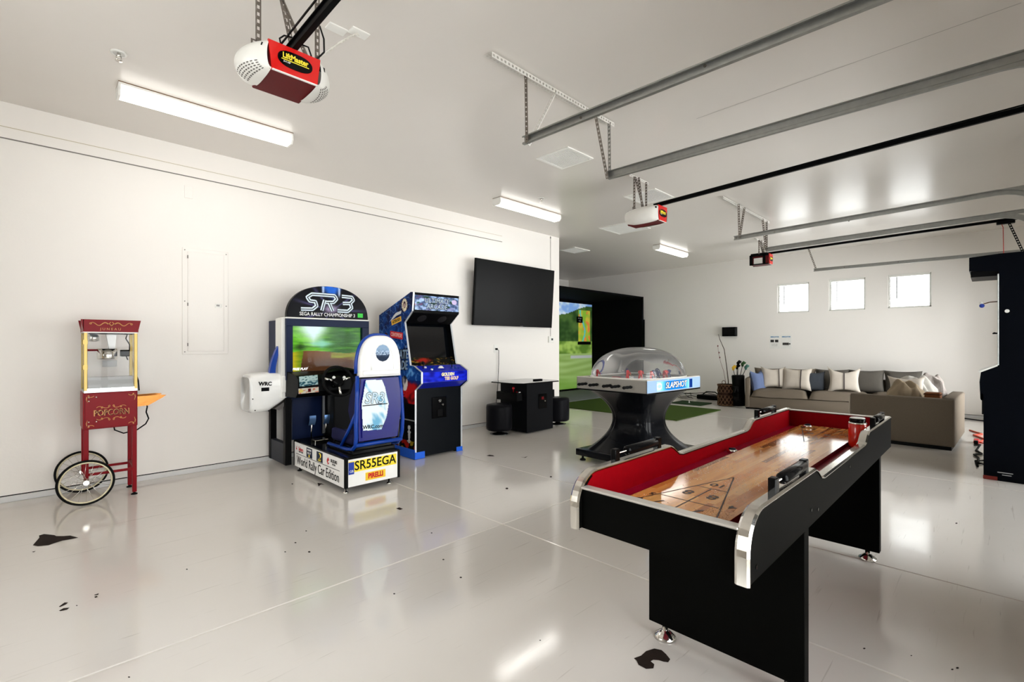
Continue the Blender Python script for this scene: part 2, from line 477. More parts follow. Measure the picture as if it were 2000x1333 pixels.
for k, (a, b) in enumerate(WIN):
    w = thing('window_%d' % (k + 1), ['white window with half-open blinds, nearest the two paper notices', 'middle of the three small white windows with blinds', 'small white window with blinds, rightmost on the back wall'][k], 'window', (XB, (a + b) / 2, Z0), kind='structure')
    mb = MB(); f = 0.03
    for (y0, y1, z0, z1) in ((a, b, Z0, Z0 + f), (a, b, Z1 - f, Z1), (a, a + f, Z0, Z1), (b - f, b, Z0, Z1)):
        mb.box((XB + 0.06, y0, z0), (XB + 0.12, y1, z1), 0.003)
    part('window_frame', mb, WPAINT, w)
    mb = MB()
    for (y0, y1, z0, z1) in ((a, b, Z0, Z0 + .008), (a, b, Z1 - .008, Z1)):
        mb.box((XB - 0.003, y0, z0), (XB + .06, y1, z1), 0.001)
    part('window_sill', mb, WPAINT, w)
    mb = MB(); mb.box((XB + 0.085, a + f, Z0 + f), (XB + 0.09, b - f, Z1 - f)); part('pane', mb, GLASS, w)
    mb = MB(); mb.box((XB + 0.015, a + 0.01, Z1 - 0.045), (XB + 0.05, b - 0.01, Z1 - 0.005), 0.004); part('headrail', mb, WPLAS, w)
    mb = MB(); mb.box((XB + 0.02, a + 0.02, Z0 + 0.012), (XB + 0.045, b - 0.02, Z0 + 0.03), 0.003); part('bottom_rail', mb, WPLAS, w)
    mb = MB(); n = 26
    for i in range(n):
        z = Z0 + 0.045 + i * (Z1 - Z0 - 0.10) / (n - 1)
        M = Matrix.Translation((XB + 0.033, 0, z)) @ Matrix.Rotation(math.radians(18), 4, 'Y')
        mb.add([(-.011, a + .02, 0), (.011, a + .02, 0), (.011, b - .02, 0), (-.011, b - .02, 0), (0, a + .02, .003), (0, b - .02, .003)], [(0, 4, 5, 3), (4, 1, 2, 5)], False, M)
    o = part('blind_slats', mb, SLAT, w); o['kind'] = 'stuff'
    mb = MB(); mb.cyl((XB + 0.008, b - 0.13, Z1 - 0.05), (XB + 0.008, b - 0.13, Z1 - 0.45), 0.007, n=6); part('wand', mb, pm('grey_wand', rgb(120, 124, 124), 0.4), w)

# wall with the garage doors (runs beside and behind the camera)
DW0, DW1 = 1.55, 2.35     # glazed rows of the doors
mb = MB()
mb.box((XN - .15, YD - .15, 2.45), (XB + .15, YD, ZC))
xe = [XN - .15] + [e for d in DOORS for e in d] + [XB]
for k in range(0, len(xe), 2): mb.box((xe[k], YD - .15, 0), (xe[k + 1], YD, 2.45))
struct('wall_right', mb, WALL, 'white wall holding the garage doors', 'wall')
DOORP = pm('garage_door_panel', rgb(226, 222, 212), 0.4)
for k, (a, b) in enumerate(DOORS):
    d = thing('door_%d' % (k + 1), ['sectional garage door with a glazed row beside the camera', 'middle sectional garage door with a glazed row', 'sectional garage door nearest the back wall'][k], 'garage door', ((a + b) / 2, YD - .1, 0), kind='structure')
    mb = MB(); mb.box((a, YD - .10, 0), (b, YD - .06, .10), 0.004); part('door_panel', mb, DOORP, d)
    mb = MB(); mb.box((a, YD - .10, 2.34), (b, YD - .06, 2.45)); mb.box((a, YD - .10, .105), (b, YD - .06, .15))
    for zz in (.60, 1.17, 1.75): mb.box((a, YD - .10, zz - .04), (b, YD - .06, zz + .04))
    nn = 4
    for i in range(nn + 1):
        x = a + (b - a) * i / nn; mb.box((max(a, x - .04), YD - .10, .15), (min(b, x + .04), YD - .06, 2.34))
    part('glazed_panel', mb, DOORP, d)  # lower glass rows added so light reaches low on the walls
    for i in range(nn):
        x0 = a + (b - a) * i / nn + .04; x1 = a + (b - a) * (i + 1) / nn - .04
        for (z0, z1) in ((.15, .56), (.64, 1.13), (1.21, 1.71), (1.79, 2.34)):
            mb = MB(); mb.box((x0, YD - .082, z0), (x1, YD - .078, z1)); part('pane', mb, GLASS, d)
# near wall, unseen, with a window added for the fill light
mb = MB()
mb.box((XN - .15, YD - .15, 0), (XN, YW + .15, 1.05)); mb.box((XN - .15, YD - .15, 2.35), (XN, YW + .15, ZC))
mb.box((XN - .15, YD - .15, 1.05), (XN, 1.5, 2.35)); mb.box((XN - .15, 3.7, 1.05), (XN, YW + .15, 2.35))
struct('wall_near', mb, WALL, 'white wall behind the camera', 'wall')
w = thing('window_4', 'window in the wall behind the camera', 'window', (XN, 2.6, 1.05), kind='structure')
mb = MB()
for (y0, y1, z0, z1) in ((1.5, 3.7, 1.05, 1.1), (1.5, 3.7, 2.3, 2.35), (1.5, 1.55, 1.05, 2.35), (3.65, 3.7, 1.05, 2.35), (2.57, 2.63, 1.05, 2.35)):
    mb.box((XN - .10, y0, z0), (XN - .04, y1, z1))
part('window_frame', mb, WPAINT, w)
mb = MB(); mb.box((XN - .08, 1.55, 1.1), (XN - .075, 3.65, 2.3)); part('pane', mb, GLASS, w)

# ------------------------------------------------------------------ ceiling lights
DIFF = pm('lit_diffuser', (0.95, 0.93, 0.9), 0.4, emis=(1.0, 0.97, 0.92), estr=2.6)
def ceiling_light(x0, x1, y, lab):
    t = thing('ceiling_light', lab, 'light', ((x0 + x1) / 2, y, ZC - .1), group='long fluorescent ceiling lights')
    mb = MB(); mb.box((x0, y - .075, ZC - .022), (x1, y + .075, ZC - .001), 0.003); part('housing', mb, WPAINT, t)
    mb = MB()
    prof = [(-.065, ZC - .022), (-.072, ZC - .06), (-.05, ZC - .092), (.05, ZC - .092), (.072, ZC - .06), (.065, ZC - .022)]
    mb.prism([(y + p[0], p[1]) for p in prof], x0 + .012, x1 - .012, 'x'); part('diffuser', mb, DIFF, t)
    for xx in (x0, x1 - .014):
        mb = MB(); mb.prism([(y - .075, ZC - .02), (y - .078, ZC - .062), (y - .053, ZC - .097), (y + .053, ZC - .097), (y + .078, ZC - .062), (y + .075, ZC - .02)], xx, xx + .014, 'x')
        part('end_cap', mb, WPLAS, t)
    mb = MB(); mb.box((x0, y - .0765, ZC - .006), (x1, y + .0765, ZC - .0005)); part('base_edge', mb, pm('brown_edge', rgb(120, 88, 60), 0.6), t, 'brown line along the ceiling edge')
    area('lamp_glow', ((x0 + x1) / 2, y, ZC - .105), (0, 0, 0), x1 - x0, .12, 5, (1.0, 0.97, 0.92))
ceiling_light(0.42, 1.65, 4.55, 'long lit ceiling light above the popcorn cart')
ceiling_light(4.25, 5.48, 4.57, 'lit ceiling light above the wall television')
ceiling_light(8.42, 9.62, 4.56, 'small-looking lit ceiling light farthest back, past the golf booth')

# ceiling vents, sprinklers, plates
def vent(x, y, w, h, lab, fine=True):
    t = thing('ceiling_vent', lab, 'vent', (x, y, ZC), group='white ceiling vents')
    mb = MB(); f = .03
    for (a, b) in (((-w / 2, -h / 2), (w / 2, -h / 2 + f)), ((-w / 2, h / 2 - f), (w / 2, h / 2)), ((-w / 2, -h / 2 + f), (-w / 2 + f, h / 2 - f)), ((w / 2 - f, -h / 2 + f), (w / 2, h / 2 - f))):
        mb.box((x + a[0], y + a[1], ZC - .012), (x + b[0], y + b[1], ZC), 0.002)
    part('frame', mb, WPAINT, t)
    mb = MB(); mb.box((x - w / 2 + f, y - h / 2 + f, ZC - .002), (x + w / 2 - f, y + h / 2 - f, ZC - .0005)); part('backing', mb, pm('vent_shadow', rgb(120, 112, 108), 0.8), t)
    mb = MB(); n = int((h - 2 * f) / .018)
    for i in range(n):
        yy = y - h / 2 + f + (i + .5) * (h - 2 * f) / n
        mb.box((x - w / 2 + f, yy - .004, ZC - .008), (x + w / 2 - f, yy + .004, ZC - .003))
    n = int((w - 2 * f) / .018)
    if fine:
        for i in range(n):
            xx = x - w / 2 + f + (i + .5) * (w - 2 * f) / n
            mb.box((xx - .003, y - h / 2 + f, ZC - .007), (xx + .003, y + h / 2 - f, ZC - .004))
    o = part('grille', mb, WPAINT, t); o['kind'] = 'stuff'
vent(3.85, 3.11, .42, .42, 'square mesh vent between the lamp and the near track hanger')
vent(6.86, 4.28, .62, .6, 'wide white vent just past the middle door opener')
vent(7.75, 6.0, .5, .4, 'low flat vent over the golf alcove', False)
vent(5.62, 3.15, .5, .45, 'white vent half hidden above the middle opener rail', False)
def sprinkler(x, y, lab):
    t = thing('sprinkler', lab, 'sprinkler', (x, y, ZC), group='fire sprinkler heads')
    mb = MB(); mb.lathe([(0.045, 0), (.043, -.008), (.03, -.010), (.028, -.004)][::-1], (x, y, ZC), 20); part('escutcheon', mb, WPAINT, t)
    mb = MB(); mb.cyl((x, y, ZC), (x, y, ZC - .03), .011, .009, 10); mb.tube([(x - .012, y, ZC - .02), (x - .014, y, ZC - .04), (x, y, ZC - .052)], .003, 6); mb.tube([(x + .012, y, ZC - .02), (x + .014, y, ZC - .04), (x, y, ZC - .052)], .003, 6)
    mb.lathe([(0.0, -.056), (.02, -.055), (.02, -.052), (0, -.051)], (x, y, ZC), 12); part('head', mb, CHROME, t)
sprinkler(.382, 4.052, 'round sprinkler head left of the long lamp over the popcorn cart')
sprinkler(4.683, 4.176, 'sprinkler head beside the lamp above the television')
sprinkler(4.548, .825, 'sprinkler head above the right-hand tracks')
def plate(x, y, lab, cat='outlet', s=(.115, .075)):
    t = thing('ceiling_outlet', lab, cat, (x, y, ZC))
    mb = MB(); mb.box((x - s[0] / 2, y - s[1] / 2, ZC - .008), (x + s[0] / 2, y + s[1] / 2, ZC), .003); part('cover_plate', mb, WPLAS, t)
    return t
def ray_(x, y):
    F = Vector((math.cos(YAW), math.sin(YAW), 0)); R = Vector((math.sin(YAW), -math.cos(YAW), 0))
    return F + R * ((x - 1000) / 935.0) + Vector((0, 0, (673.5 - y) / 935.0))
def pxX(x, y, X): r = ray_(x, y); return Vector((0, 0, 1.25)) + r * (X / r.x)
def pxY(x, y, Y): r = ray_(x, y); return Vector((0, 0, 1.25)) + r * (Y / r.y)
NAVY = pm('navy_laminate', rgb(12, 26, 58), 0.4)
BLUEM = pm('blue_powder_coat', rgb(12, 58, 150), 0.25, spec=.3)
BLUED = pm('deep_blue_plastic', rgb(8, 12, 112), 0.25, spec=.3)
WHITEG = pm('white_gloss_moulding', rgb(238, 238, 236), 0.22, coat=0.4)
PIC = picmat('printed_picture'); PICB = picmat('backlit_print', 0.55, 0.25)
SCR = picmat('lit_screen', 1.15, 0.12, 0.0)
INK = pm('black_ink', rgb(18, 18, 20), 0.5); INKW = pm('white_ink', rgb(240, 240, 240), 0.5)
INKR = pm('red_ink', rgb(196, 24, 30), 0.5); INKY = pm('yellow_ink', rgb(245, 222, 60), 0.5); INKB = pm('blue_ink', rgb(30, 60, 160), 0.5)
FX, FY = (1, 0, 0), (0, 0, 1)             # text on faces that look towards -Y
SX_, SY_ = (0, -1, 0), (0, 0, 1)          # text on faces that look towards -X
def foot(x, y, h, parent, r=.022, mat=None):
    mb = MB(); mb.lathe([(r, 0), (r * 1.05, .006), (r * .5, .014), (.007, .016), (.007, h)], (x, y, 0), 14)
    part('levelling_foot', mb, mat or RUBBER, parent)

# ================================================================== popcorn cart
pc = thing('popcorn_cart', 'red and brass popcorn machine on a cart with two spoked wheels', 'popcorn cart', (.43, 5.2, 0))
yf, yb = 5.05, 5.36; xl, xr = .262, .598
mb = MB()
mb.prism([(xl - .018, 1.45), (xr + .022, 1.45), (xr + .002, 1.352), (xl + .0, 1.352)], yf - .006, yf, 'y')
mb.prism([(xl - .018, 1.45), (xl + .0, 1.352), (xr + .002, 1.352), (xr + .022, 1.45)], yb, yb + .006, 'y')
mb.prism([(yf - .006, 1.352), (yf - .006, 1.45), (yb + .006, 1.45), (yb + .006, 1.352)], xl - .004, xl, 'x')
mb.prism([(yf, 1.352), (yf, 1.45), (yb, 1.45), (yb, 1.352)], xr - .002, xr + .006, 'x')
mb.box((xl, yf, 1.43), (xr, yb, 1.436)); part('sign_canopy', mb, REDP, pc)
mb = MB(); mb.box((xl - .002, yf - .008, 1.343), (xr + .004, yb + .006, 1.352)); part('canopy_lip', mb, WPAINT, pc, 'white lip under the red sign')
text('J U N E A U', .026, frame(((xl + xr) / 2 - .005, yf - .0075, 1.375), FX, FY), GOLD, pc)
mb = MB()
for sg in (-1, 1):
    pts = [((xl + xr) / 2 + sg * (.02 + t * .11), yf - .0085, 1.415 + .012 * math.sin(t * 9)) for t in [k / 16 for k in range(17)]]
    mb.tube(pts, [.003 * (1.2 - k / 16) + .001 for k in range(17)], 5)
    mb.torus(((xl + xr) / 2 + sg * .128, yf - .0085, 1.418), .006, .002, 'y', 12, 5)
    mb.tube([((xl + xr) / 2, yf - .0085, 1.402), ((xl + xr) / 2 + sg * .015, yf - .0085, 1.42), ((xl + xr) / 2 + sg * .004, yf - .0085, 1.432)], .003, 5)
part('scroll_ornament', mb, GOLD, pc)
# brass posts
for (x, y) in ((xl, yf), (xr - .022, yf), (xl, yb - .022), (xr - .022, yb - .022)):
    mb = MB(); mb.box((x, y, .865), (x + .022, y + .022, 1.345), .002); part('brass_post', mb, BRASS, pc)
for z in (1.27, 1.07):
    mb = MB(); mb.cyl((xl - .004, yf + .004, z - .02), (xl - .004, yf + .004, z + .02), .006, n=8); mb.box((xl - .004, yf - .003, z - .018), (xl + .024, yf, z + .018)); part('door_hinge', mb, BRASS, pc)
mb = MB(); mb.box((xl + .022, yf + .004, .90), (xr - .022, yf + .007, 1.343)); part('glass_door', mb, CLEAR, pc)
mb = MB(); mb.box((xl + .004, yf + .02, .90), (xl + .007, yb - .02, 1.343)); part('side_glass', mb, CLEAR, pc)
mb = MB(); mb.box((xr - .007, yf + .02, .90), (xr - .004, yb - .02, 1.343)); part('side_glass', mb, CLEAR, pc)
mb = MB(); mb.box((xl, yf - .002, .865), (xr, yb, .885), .002); mb.box((xl + .02, yf, .885), (xr - .02, yb, .9)); part('counter_frame', mb, pm('satin_steel', rgb(200, 203, 206), .28, .8), pc)
SAT = MC['satin_steel']
mb = MB(); mb.prism([(yf + .015, .90), (yf + .045, .985), (yf + .06, .99), (yb - .03, .96), (yb - .03, .90)], xl + .026, xr - .026, 'x'); part('popcorn_tray', mb, SAT, pc)
for x in (.36, .43, .5):
    mb = MB(); mb.cyl((x, yf - .012, .893), (x, yf, .893), .007, n=10); part('knob', mb, CHROME, pc)
# kettle hanging from chute
mb = MB(); mb.prism([(.405, 1.345), (.475, 1.345), (.462, 1.19), (.43, 1.19)], 5.17, 5.24, 'y'); part('kettle_hanger', mb, WHITEG, pc, 'white kettle hanger')
mb = MB(); mb.lathe([(.0, 1.13), (.06, 1.13), (.065, 1.14), (.065, 1.215), (.06, 1.215), (.058, 1.145), (.0, 1.14)], (.415, 5.19, 0), 24); part('kettle', mb, CHROME, pc)
mb = MB(); mb.cyl((.352, 5.18, 1.205), (.285, 5.16, 1.205), .008, n=8); part('kettle_handle', mb, REDP, pc, 'red kettle handle')
mb = MB(); mb.box((.5, 5.17, 1.15), (.56, 5.23, 1.205), .004); part('heater_box', mb, BLACK, pc)
mb = MB(); mb.box((.30, 5.1, 1.335), (.58, 5.25, 1.345)); part('ceiling_plate', mb, BLACK, pc)
mb = MB(); mb.lathe([(.02, 1.335), (.035, 1.32), (.038, 1.28), (.0, 1.272)], (.33, 5.2, 0), 16); part('work_lamp', mb, CHROME, pc)
mb = MB(); mb.tube([(.545, 5.18, 1.34), (.535, 5.18, 1.30), (.56, 5.18, 1.25), (.56, 5.19, 1.20), (.535, 5.19, 1.16), (.55, 5.2, 1.12)], .005, 6); part('inner_cable', mb, CORDB, pc)
mb = MB(); mb.box((.395, yb - .024, 1.06), (.49, yb - .022, 1.115)); part('notice', mb, pm('grey_label', rgb(190, 190, 190), .6), pc)
# red cabinet
mb = MB(); mb.box((xl - .006, yf, .575), (xr, yb, .866), .003); part('cabinet', mb, REDP, pc)
mb = MB(); mb.box((xl + .006, yf - .006, .582), (xr - .006, yf - .0005, .858), .002); cd = part('cabinet_door', mb, REDP, pc)
text('POPCORN', .066, frame((.432, yf - .0075, .70), FX, FY), GOLD, pc, off=.0015, sx=.72)
text('POPCORN', .0635, frame((.435, yf - .0082, .698), FX, FY), pm('dark_brown_print', rgb(70, 10, 12), .5), pc, sx=.70)
mb = MB()
def curl(cx, cz, sx, sz, s=1.0):
    pts = []
    for k in range(22):
        t = k / 21; a = t * 2.2 * PI; r = .004 + .012 * (1 - t)
        pts.append((cx + sx * (t * .05 * s + r * math.cos(a) * s), yf - .0075, cz + sz * (r * math.sin(a) * s + .004 * t)))
    mb.tube(pts, .0022, 5)
for sx in (-1, 1):
    for sz in (-1, 1):
        curl(.43 + sx * .0, .70 + sz * .045, sx, sz, 1.1)
        curl(.43 + sx * .05, .70 + sz * .05, sx, -sz, .8)
        cx, cz = (.43 + sx * .15, .72 + sz * .115)
        curl(cx, cz, -sx, sz, .8)
        mb.tube([(cx, yf - .0075, cz), (cx + sx * .003, yf - .0075, cz - sz * .02), (cx - sx * .004, yf - .0075, cz - sz * .045)], [.003, .003, .001], 5)
part('scroll_ornament', mb, GOLD, pc)
for (x, z) in ((xl + .03, .83), (xl + .075, .83), (xl + .03, .80), (xl + .03, .635), (xl + .03, .605), (xl + .075, .635)):
    mb = MB(); mb.lathe([(.005, 0), (.004, -.003), (0, -.0035)], (x, yf - .006, z), 8, 'y'); part('rivet', mb, CHROME, pc)
# legs, axle and shelf bars
for (x, y, zb) in ((xl + .0, yf, .17), (xl + .0, yb - .03, .17), (xr - .034, yf, .02), (xr - .034, yb - .03, .02)):
    mb = MB(); mb.box((x, y, zb), (x + .03, y + .03, .577), .003); part('leg', mb, REDP, pc)
foot(xr - .02, yf + .012, .03, pc); foot(xr - .02, yb - .014, .03, pc)
for (y) in (yf + .008, yb - .022):
    mb = MB(); mb.box((xl + .03, y, .205), (xr - .03, y + .014, .225), .002); part('side_rail', mb, REDP, pc)
mb = MB(); mb.box((xr - .03, yf + .03, .225), (xr - .012, yb - .03, .245), .002); part('cross_rail', mb, REDP, pc)
mb = MB(); mb.cyl((.272, 4.965, .175), (.272, 5.445, .175), .006, n=8); part('axle', mb, CHROME, pc)
RIM = pm('cream_rim', rgb(206, 196, 164), .3, .3)
def wheel(y):
    c = (.272, y, .175)
    mb = MB(); mb.torus(c, .167, .0085, 'y', 48, 8); t = part('wheel_tyre', mb, RUBBER, pc)
    mb = MB(); mb.torus(c, .154, .007, 'y', 48, 6); part('rim', mb, RIM, t)
    mb = MB(); mb.cyl((c[0], y - .02, c[2]), (c[0], y + .02, c[2]), .013, n=12); mb.cyl((c[0], y - .016, c[2]), (c[0], y - .012, c[2]), .019, n=12); mb.cyl((c[0], y + .012, c[2]), (c[0], y + .016, c[2]), .019, n=12); part('hub', mb, CHROME, t)
    for k in range(20):
        a = 2 * PI * k / 20; b = a + (.7 if k % 2 else -.7); s = .012 if k % 4 < 2 else -.012
        mb = MB(); mb.cyl((c[0] + .017 * math.cos(b), y + s, c[2] + .017 * math.sin(b)), (c[0] + .149 * math.cos(a), y, c[2] + .149 * math.sin(a)), .0014, n=5); part('spoke', mb, CHROME, t)
wheel(4.975); wheel(5.44)
# side shelf (folded copper-coloured tray)
COPP = pm('copper_sheet', rgb(176, 112, 44), .25, .6, bump=.2, bscale=30)
mb = MB(); mb.prism([(xr, .812), (xr + .16, .815), (xr + .205, .81), (xr + .18, .79), (xr + .08, .73), (xr, .725)], 5.10, 5.106, 'y')
mb.prism([(xr, .725), (xr + .08, .73), (xr + .18, .79), (xr + .178, .794), (xr + .078, .735), (xr, .730)], 5.106, 5.3, 'y')
mb.prism([(xr, .812), (xr + .16, .815), (xr + .205, .81), (xr + .18, .79), (xr + .08, .73), (xr, .725)], 5.3, 5.306, 'y')
part('side_shelf', mb, COPP, pc, 'copper coloured folding side tray')
mb = MB(); mb.tube([(xr, 5.37, 1.11), (xr + .01, 5.38, 1.05), (xr + .03, 5.39, .98), (xr + .045, 5.39, .93), (xr + .05, 5.38, .84)], .0055, 8)
mb.tube([(xr + .075, 5.2, .74), (xr + .085, 5.2, .71), (xr + .08, 5.22, .66), (xr + .1, 5.24, .60), (xr + .085, 5.28, .55), (xr + .03, 5.32, .50), (xr - .06, 5.36, .475), (xr - .12, 5.37, .51), (xr - .13, 5.36, .575)], .0055, 8)
part('power_cord', mb, CORDB, pc)

# ================================================================== rally arcade machine
ra = thing('racing_arcade_machine', 'blue sit-down rally racing arcade machine with a bucket seat', 'arcade machine', (2.15, 4.9, 0))
bx0, bx1, by0, by1 = 1.82, 2.335, 3.80, 4.93
mb = MB(); mb.box((bx0 + .012, by0 + .012, .05), (bx1 - .012, by1, .288)); part('base_body', mb, BLACK, ra)
mb = MB(); mb.box((bx0, by0, .286), (bx1, by1, .302), .003); part('deck', mb, BLACKG, ra)
for (x, y) in ((bx0, by0), (bx1 - .022, by0), (bx0, by1 - .03)):
    mb = MB(); mb.box((x - .003, y - .003, .048), (x + .025, y + .022, .298), .002); part('corner_post', mb, BLACK, ra)
mb = MB(); mb.box((bx0 - .002, by0 + .02, .05), (bx0 + .012, by1 - .03, .286)); sp = part('side_panel', mb, WHITEG, ra, 'white side panel with sponsor logos')
mb = MB(); mb.box((bx0 + .022, by0 - .002, .055), (bx1 - .022, by0 + .012, .284)); rp = part('rear_panel', mb, WHITEG, ra, 'white rear panel with number plate')
xx = bx0 - .0035
text('World Rally Car Edition', .118, frame((xx, 4.37, .115), SX_, SY_), INK, sp, off=.0003, sx=.80)
mb = MB(); mb.box((xx, 3.90, .176), (xx + .002, 4.86, .180)); part('rule_line', mb, INK, sp)
mb = MB(); mb.box((xx, 4.47, .185), (xx + .002, 4.60, .275)); lg = part('sponsor_square', mb, pm('navy_print', rgb(30, 40, 60), .5), sp)
text('MICHELIN', .026, frame((xx - .001, 4.535, .255), SX_, SY_), INKW, sp, sx=.8); text('PILOT', .03, frame((xx - .001, 4.535, .225), SX_, SY_), INKW, sp)
mb = MB(); mb.lathe([(.013, 0), (.013, -.001), (0, -.001)], (xx - .0005, 4.535, .200), 14, 'x'); part('round_mark', mb, INKY, sp)
mb = MB(); mb.box((xx, 4.24, .185), (xx + .002, 4.37, .275)); part('sponsor_square', mb, MC['navy_print'], sp)
mb = MB(); mb.tube([(xx - .001, 4.305 + .028 * math.cos(a), .242 + .022 * math.sin(a)) for a in [PI * .35 + k * .28 for k in range(14)]], [.002 + .004 * math.sin(PI * k / 13) for k in range(14)], 6); part('crescent_mark', mb, INKY, sp)
text('OMP', .03, frame((xx - .001, 4.305, .20), SX_, SY_), INKY, sp)
text('Subaru', .055, frame((xx, 4.735, .232), SX_, SY_), INKR, sp, sx=.75)
text('RALLY TEAM', .018, frame((xx, 4.735, .205), SX_, SY_), INK, sp)
mb = MB(); mb.prism([(4.86, .22), (4.84, .25), (4.83, .25), (4.845, .235), (4.83, .22), (4.85, .215)], xx, xx + .001, 'x'); part('red_mark', mb, INKR, sp)
text('SUZUKI', .036, frame((xx, 4.01, .238), SX_, SY_), INK, sp, off=.001)
text('SPORT', .022, frame((xx, 4.01, .210), SX_, SY_), INK, sp)
mb = MB(); mb.prism([(4.15, .235), (4.125, .26), (4.10, .235), (4.115, .232), (4.135, .215), (4.12, .21), (4.10, .215), (4.125, .195), (4.15, .215)], xx, xx + .001, 'x'); part('red_mark', mb, INKR, sp)
yy = by0 - .0035
mb = MB(); mb.box((bx0 + .028, yy - .001, .175), (bx1 - .035, yy + .002, .268)); npl = part('number_plate', mb, INKY, rp, 'yellow number plate')
mb = MB(); mb.box((bx0 + .026, yy - .003, .160), (bx0 + .075, yy + .0, .262)); part('plate_badge', mb, INKB, rp)
text('GB', .028, frame((bx0 + .05, yy - .0045, .185), FX, FY), INKW, rp)
text('SR55EGA', .108, frame((bx0 + .275, yy - .002, .222), FX, FY), INK, rp, off=.0014, sx=.92)
mb = MB(); mb.box((2.0, yy - .001, .082), (2.19, yy + .002, .150)); part('sponsor_sticker', mb, pm('amber_print', rgb(240, 200, 50), .5), rp)
text('PIRELLI', .058, frame((2.095, yy - .002, .116), FX, FY), INKR, rp, off=.0028, sx=.8)
foot(1.845, 3.85, .06, ra, .022, CHROME); foot(2.25, 3.84, .06, ra, .022, CHROME); foot(1.85, 4.85, .06, ra)
# cabinet
cx0, cx1 = 1.735, 2.615
mb = MB(); mb.box((cx0 + .01, 4.96, .70), (cx1 - .01, 5.42, 1.50), .004); part('monitor_cabinet', mb, NAVY, ra)
mb = MB(); mb.box((cx0 - .03, 4.925, .72), (cx0 + .005, 5.1, 1.512), .003); part('white_upright', mb, WPAINT, ra, 'white upright beside the screen')
mb = MB(); mb.box((cx1 - .005, 4.925, .72), (cx1 + .012, 5.1, 1.512), .003); part('white_upright', mb, WPAINT, ra, 'white upright beside the screen')
sx0, sx1, sz0, sz1 = 1.797, 2.535, .968, 1.435
mb = MB()
for (a, b, c, d) in ((cx0, cx1, sz1, 1.508), (cx0, cx1, .90, sz0), (cx0, sx0, sz0, sz1), (sx1, cx1, sz0, sz1)):
    mb.box((a, 4.885, c), (b, 4.97, d), .002)
part('screen_bezel', mb, NAVY, ra)
def f_rally(u, v):
    # blurred green roadside, pale sky patch, brown track
    n = nz(u * 3.2 + 5, v * 26) * .5 + nz(u * 8, v * 60) * .25
    sky = sms(.30, .05, abs(u - .30) + .55 * max(0, .93 - v) + .05 * n) if v > .55 else 0
    g = mixc((.10, .32, .05), (.45, .78, .18), sms(-.5, .6, n + .3 * math.sin(u * 5 + 1)))
    g = mixc(g, (.05, .12, .04), .8 * sms(.35, .55, v) * sms(.14, .0, abs(u - .12) * .8 + abs(v - .55)) )
    if v < .44 + .03 * math.sin(u * 6):
        t = sms(.44, .1, v)
        g = mixc((.42, .27, .12), (.27, .16, .08), t)
        if u < .16 - .1 * (.44 - v): g = mixc((.75, .68, .10), (.35, .5, .08), sms(0, .16, u + .08 * n))
        if u > .55 and v > .30 - (u - .55) * .15: g = mixc(g, (.55, .66, .14), .8 * sms(-.4, .4, n + .1))
    c = mixc(g, (.86, .95, .96), sky)
    c = mixc(c, (.55, .85, .80), .8 * sms(.16, .02, abs(u - .42) * .6 + abs(v - .62)))
    return c
scr = picture('game_screen', frame(((sx0 + sx1) / 2, 4.93, (sz0 + sz1) / 2), FX, FY), sx1 - sx0, sz1 - sz0, 110, 80, f_rally, SCR, ra, 'lit screen showing a blurred forest track')
mb = MB(); mb.box((sx0, 4.915, sz0), (sx1, 4.918, sz1)); part('screen_glass', mb, clearmat('matt_screen_glass', (.98, .98, .98), 1.2, .05, 0, .3), ra)
text('FREE PLAY', .032, frame((sx0 + .085, 4.926, sz0 + .035), FX, FY), pm('lit_white_text', (0.9, .9, .9), .5, emis=(1, 1, 1), estr=1.2), ra, off=.0008, shear=.2)
mb = MB(); mb.box((cx0 - .004, 4.88, 1.508), (cx1 + .004, 5.1, 1.522), .002); part('marquee_shelf', mb, WPAINT, ra, 'white strip under the marquee')
mc = ((cx0 + cx1) / 2, 1.522); hw, hh = .432, .335
def sel(a):
    c, s_ = math.cos(a), math.sin(a); p = 2 / 2.25
    return (mc[0] + hw * (abs(c) ** p) * (1 if c >= 0 else -1), mc[1] + hh * abs(s_) ** p)
arc = [sel(PI * k / 40) for k in range(41)]
mb = MB(); mb.prism(arc, 4.90, 4.95, 'y'); part('marquee_body', mb, BLACK, ra)
def f_marq(u, v):
    x, y = (u - .52) * 2, v - .25
    a = math.atan2(y, x); r = math.hypot(x, y)
    ray = max(0, math.sin(a * 9 + 1.2)) ** 6
    c = mixc((.01, .01, .03), (.34, .32, .52), .7 * ray * sms(0, .3, r) * sms(1.2, .4, r))
    c = mixc(c, (.12, .36, .75), .9 * sms(.36, .12, abs(x) + .5 * (1 - v)) * sms(.5, .8, v))
    c = mixc(c, (.75, .82, .95), .8 * sms(.05, .0, abs(abs(x) - .2)) * sms(.6, .8, v))
    c = mixc(c, (.75, .68, .82), .8 * sms(.30, 0, math.hypot(x, (y - .05) * 1.4)))
    return c
marq = picture('marquee_art', frame((mc[0], 4.8985, mc[1] + hh / 2), FX, FY), hw * 2, hh, 120, 60, f_marq, PICB, ra, 'dark marquee with silver lettering',
    mask=lambda u, v: (abs(u - .5) * 2) ** 2.25 + v ** 2.25 < .985)
SILV = pm('silver_print', rgb(205, 218, 226), .4, 0, emis=(.7, .8, .88), estr=.25); 
M0 = frame((2.165, 4.8965, 1.668), FX, (0, 0, 1))
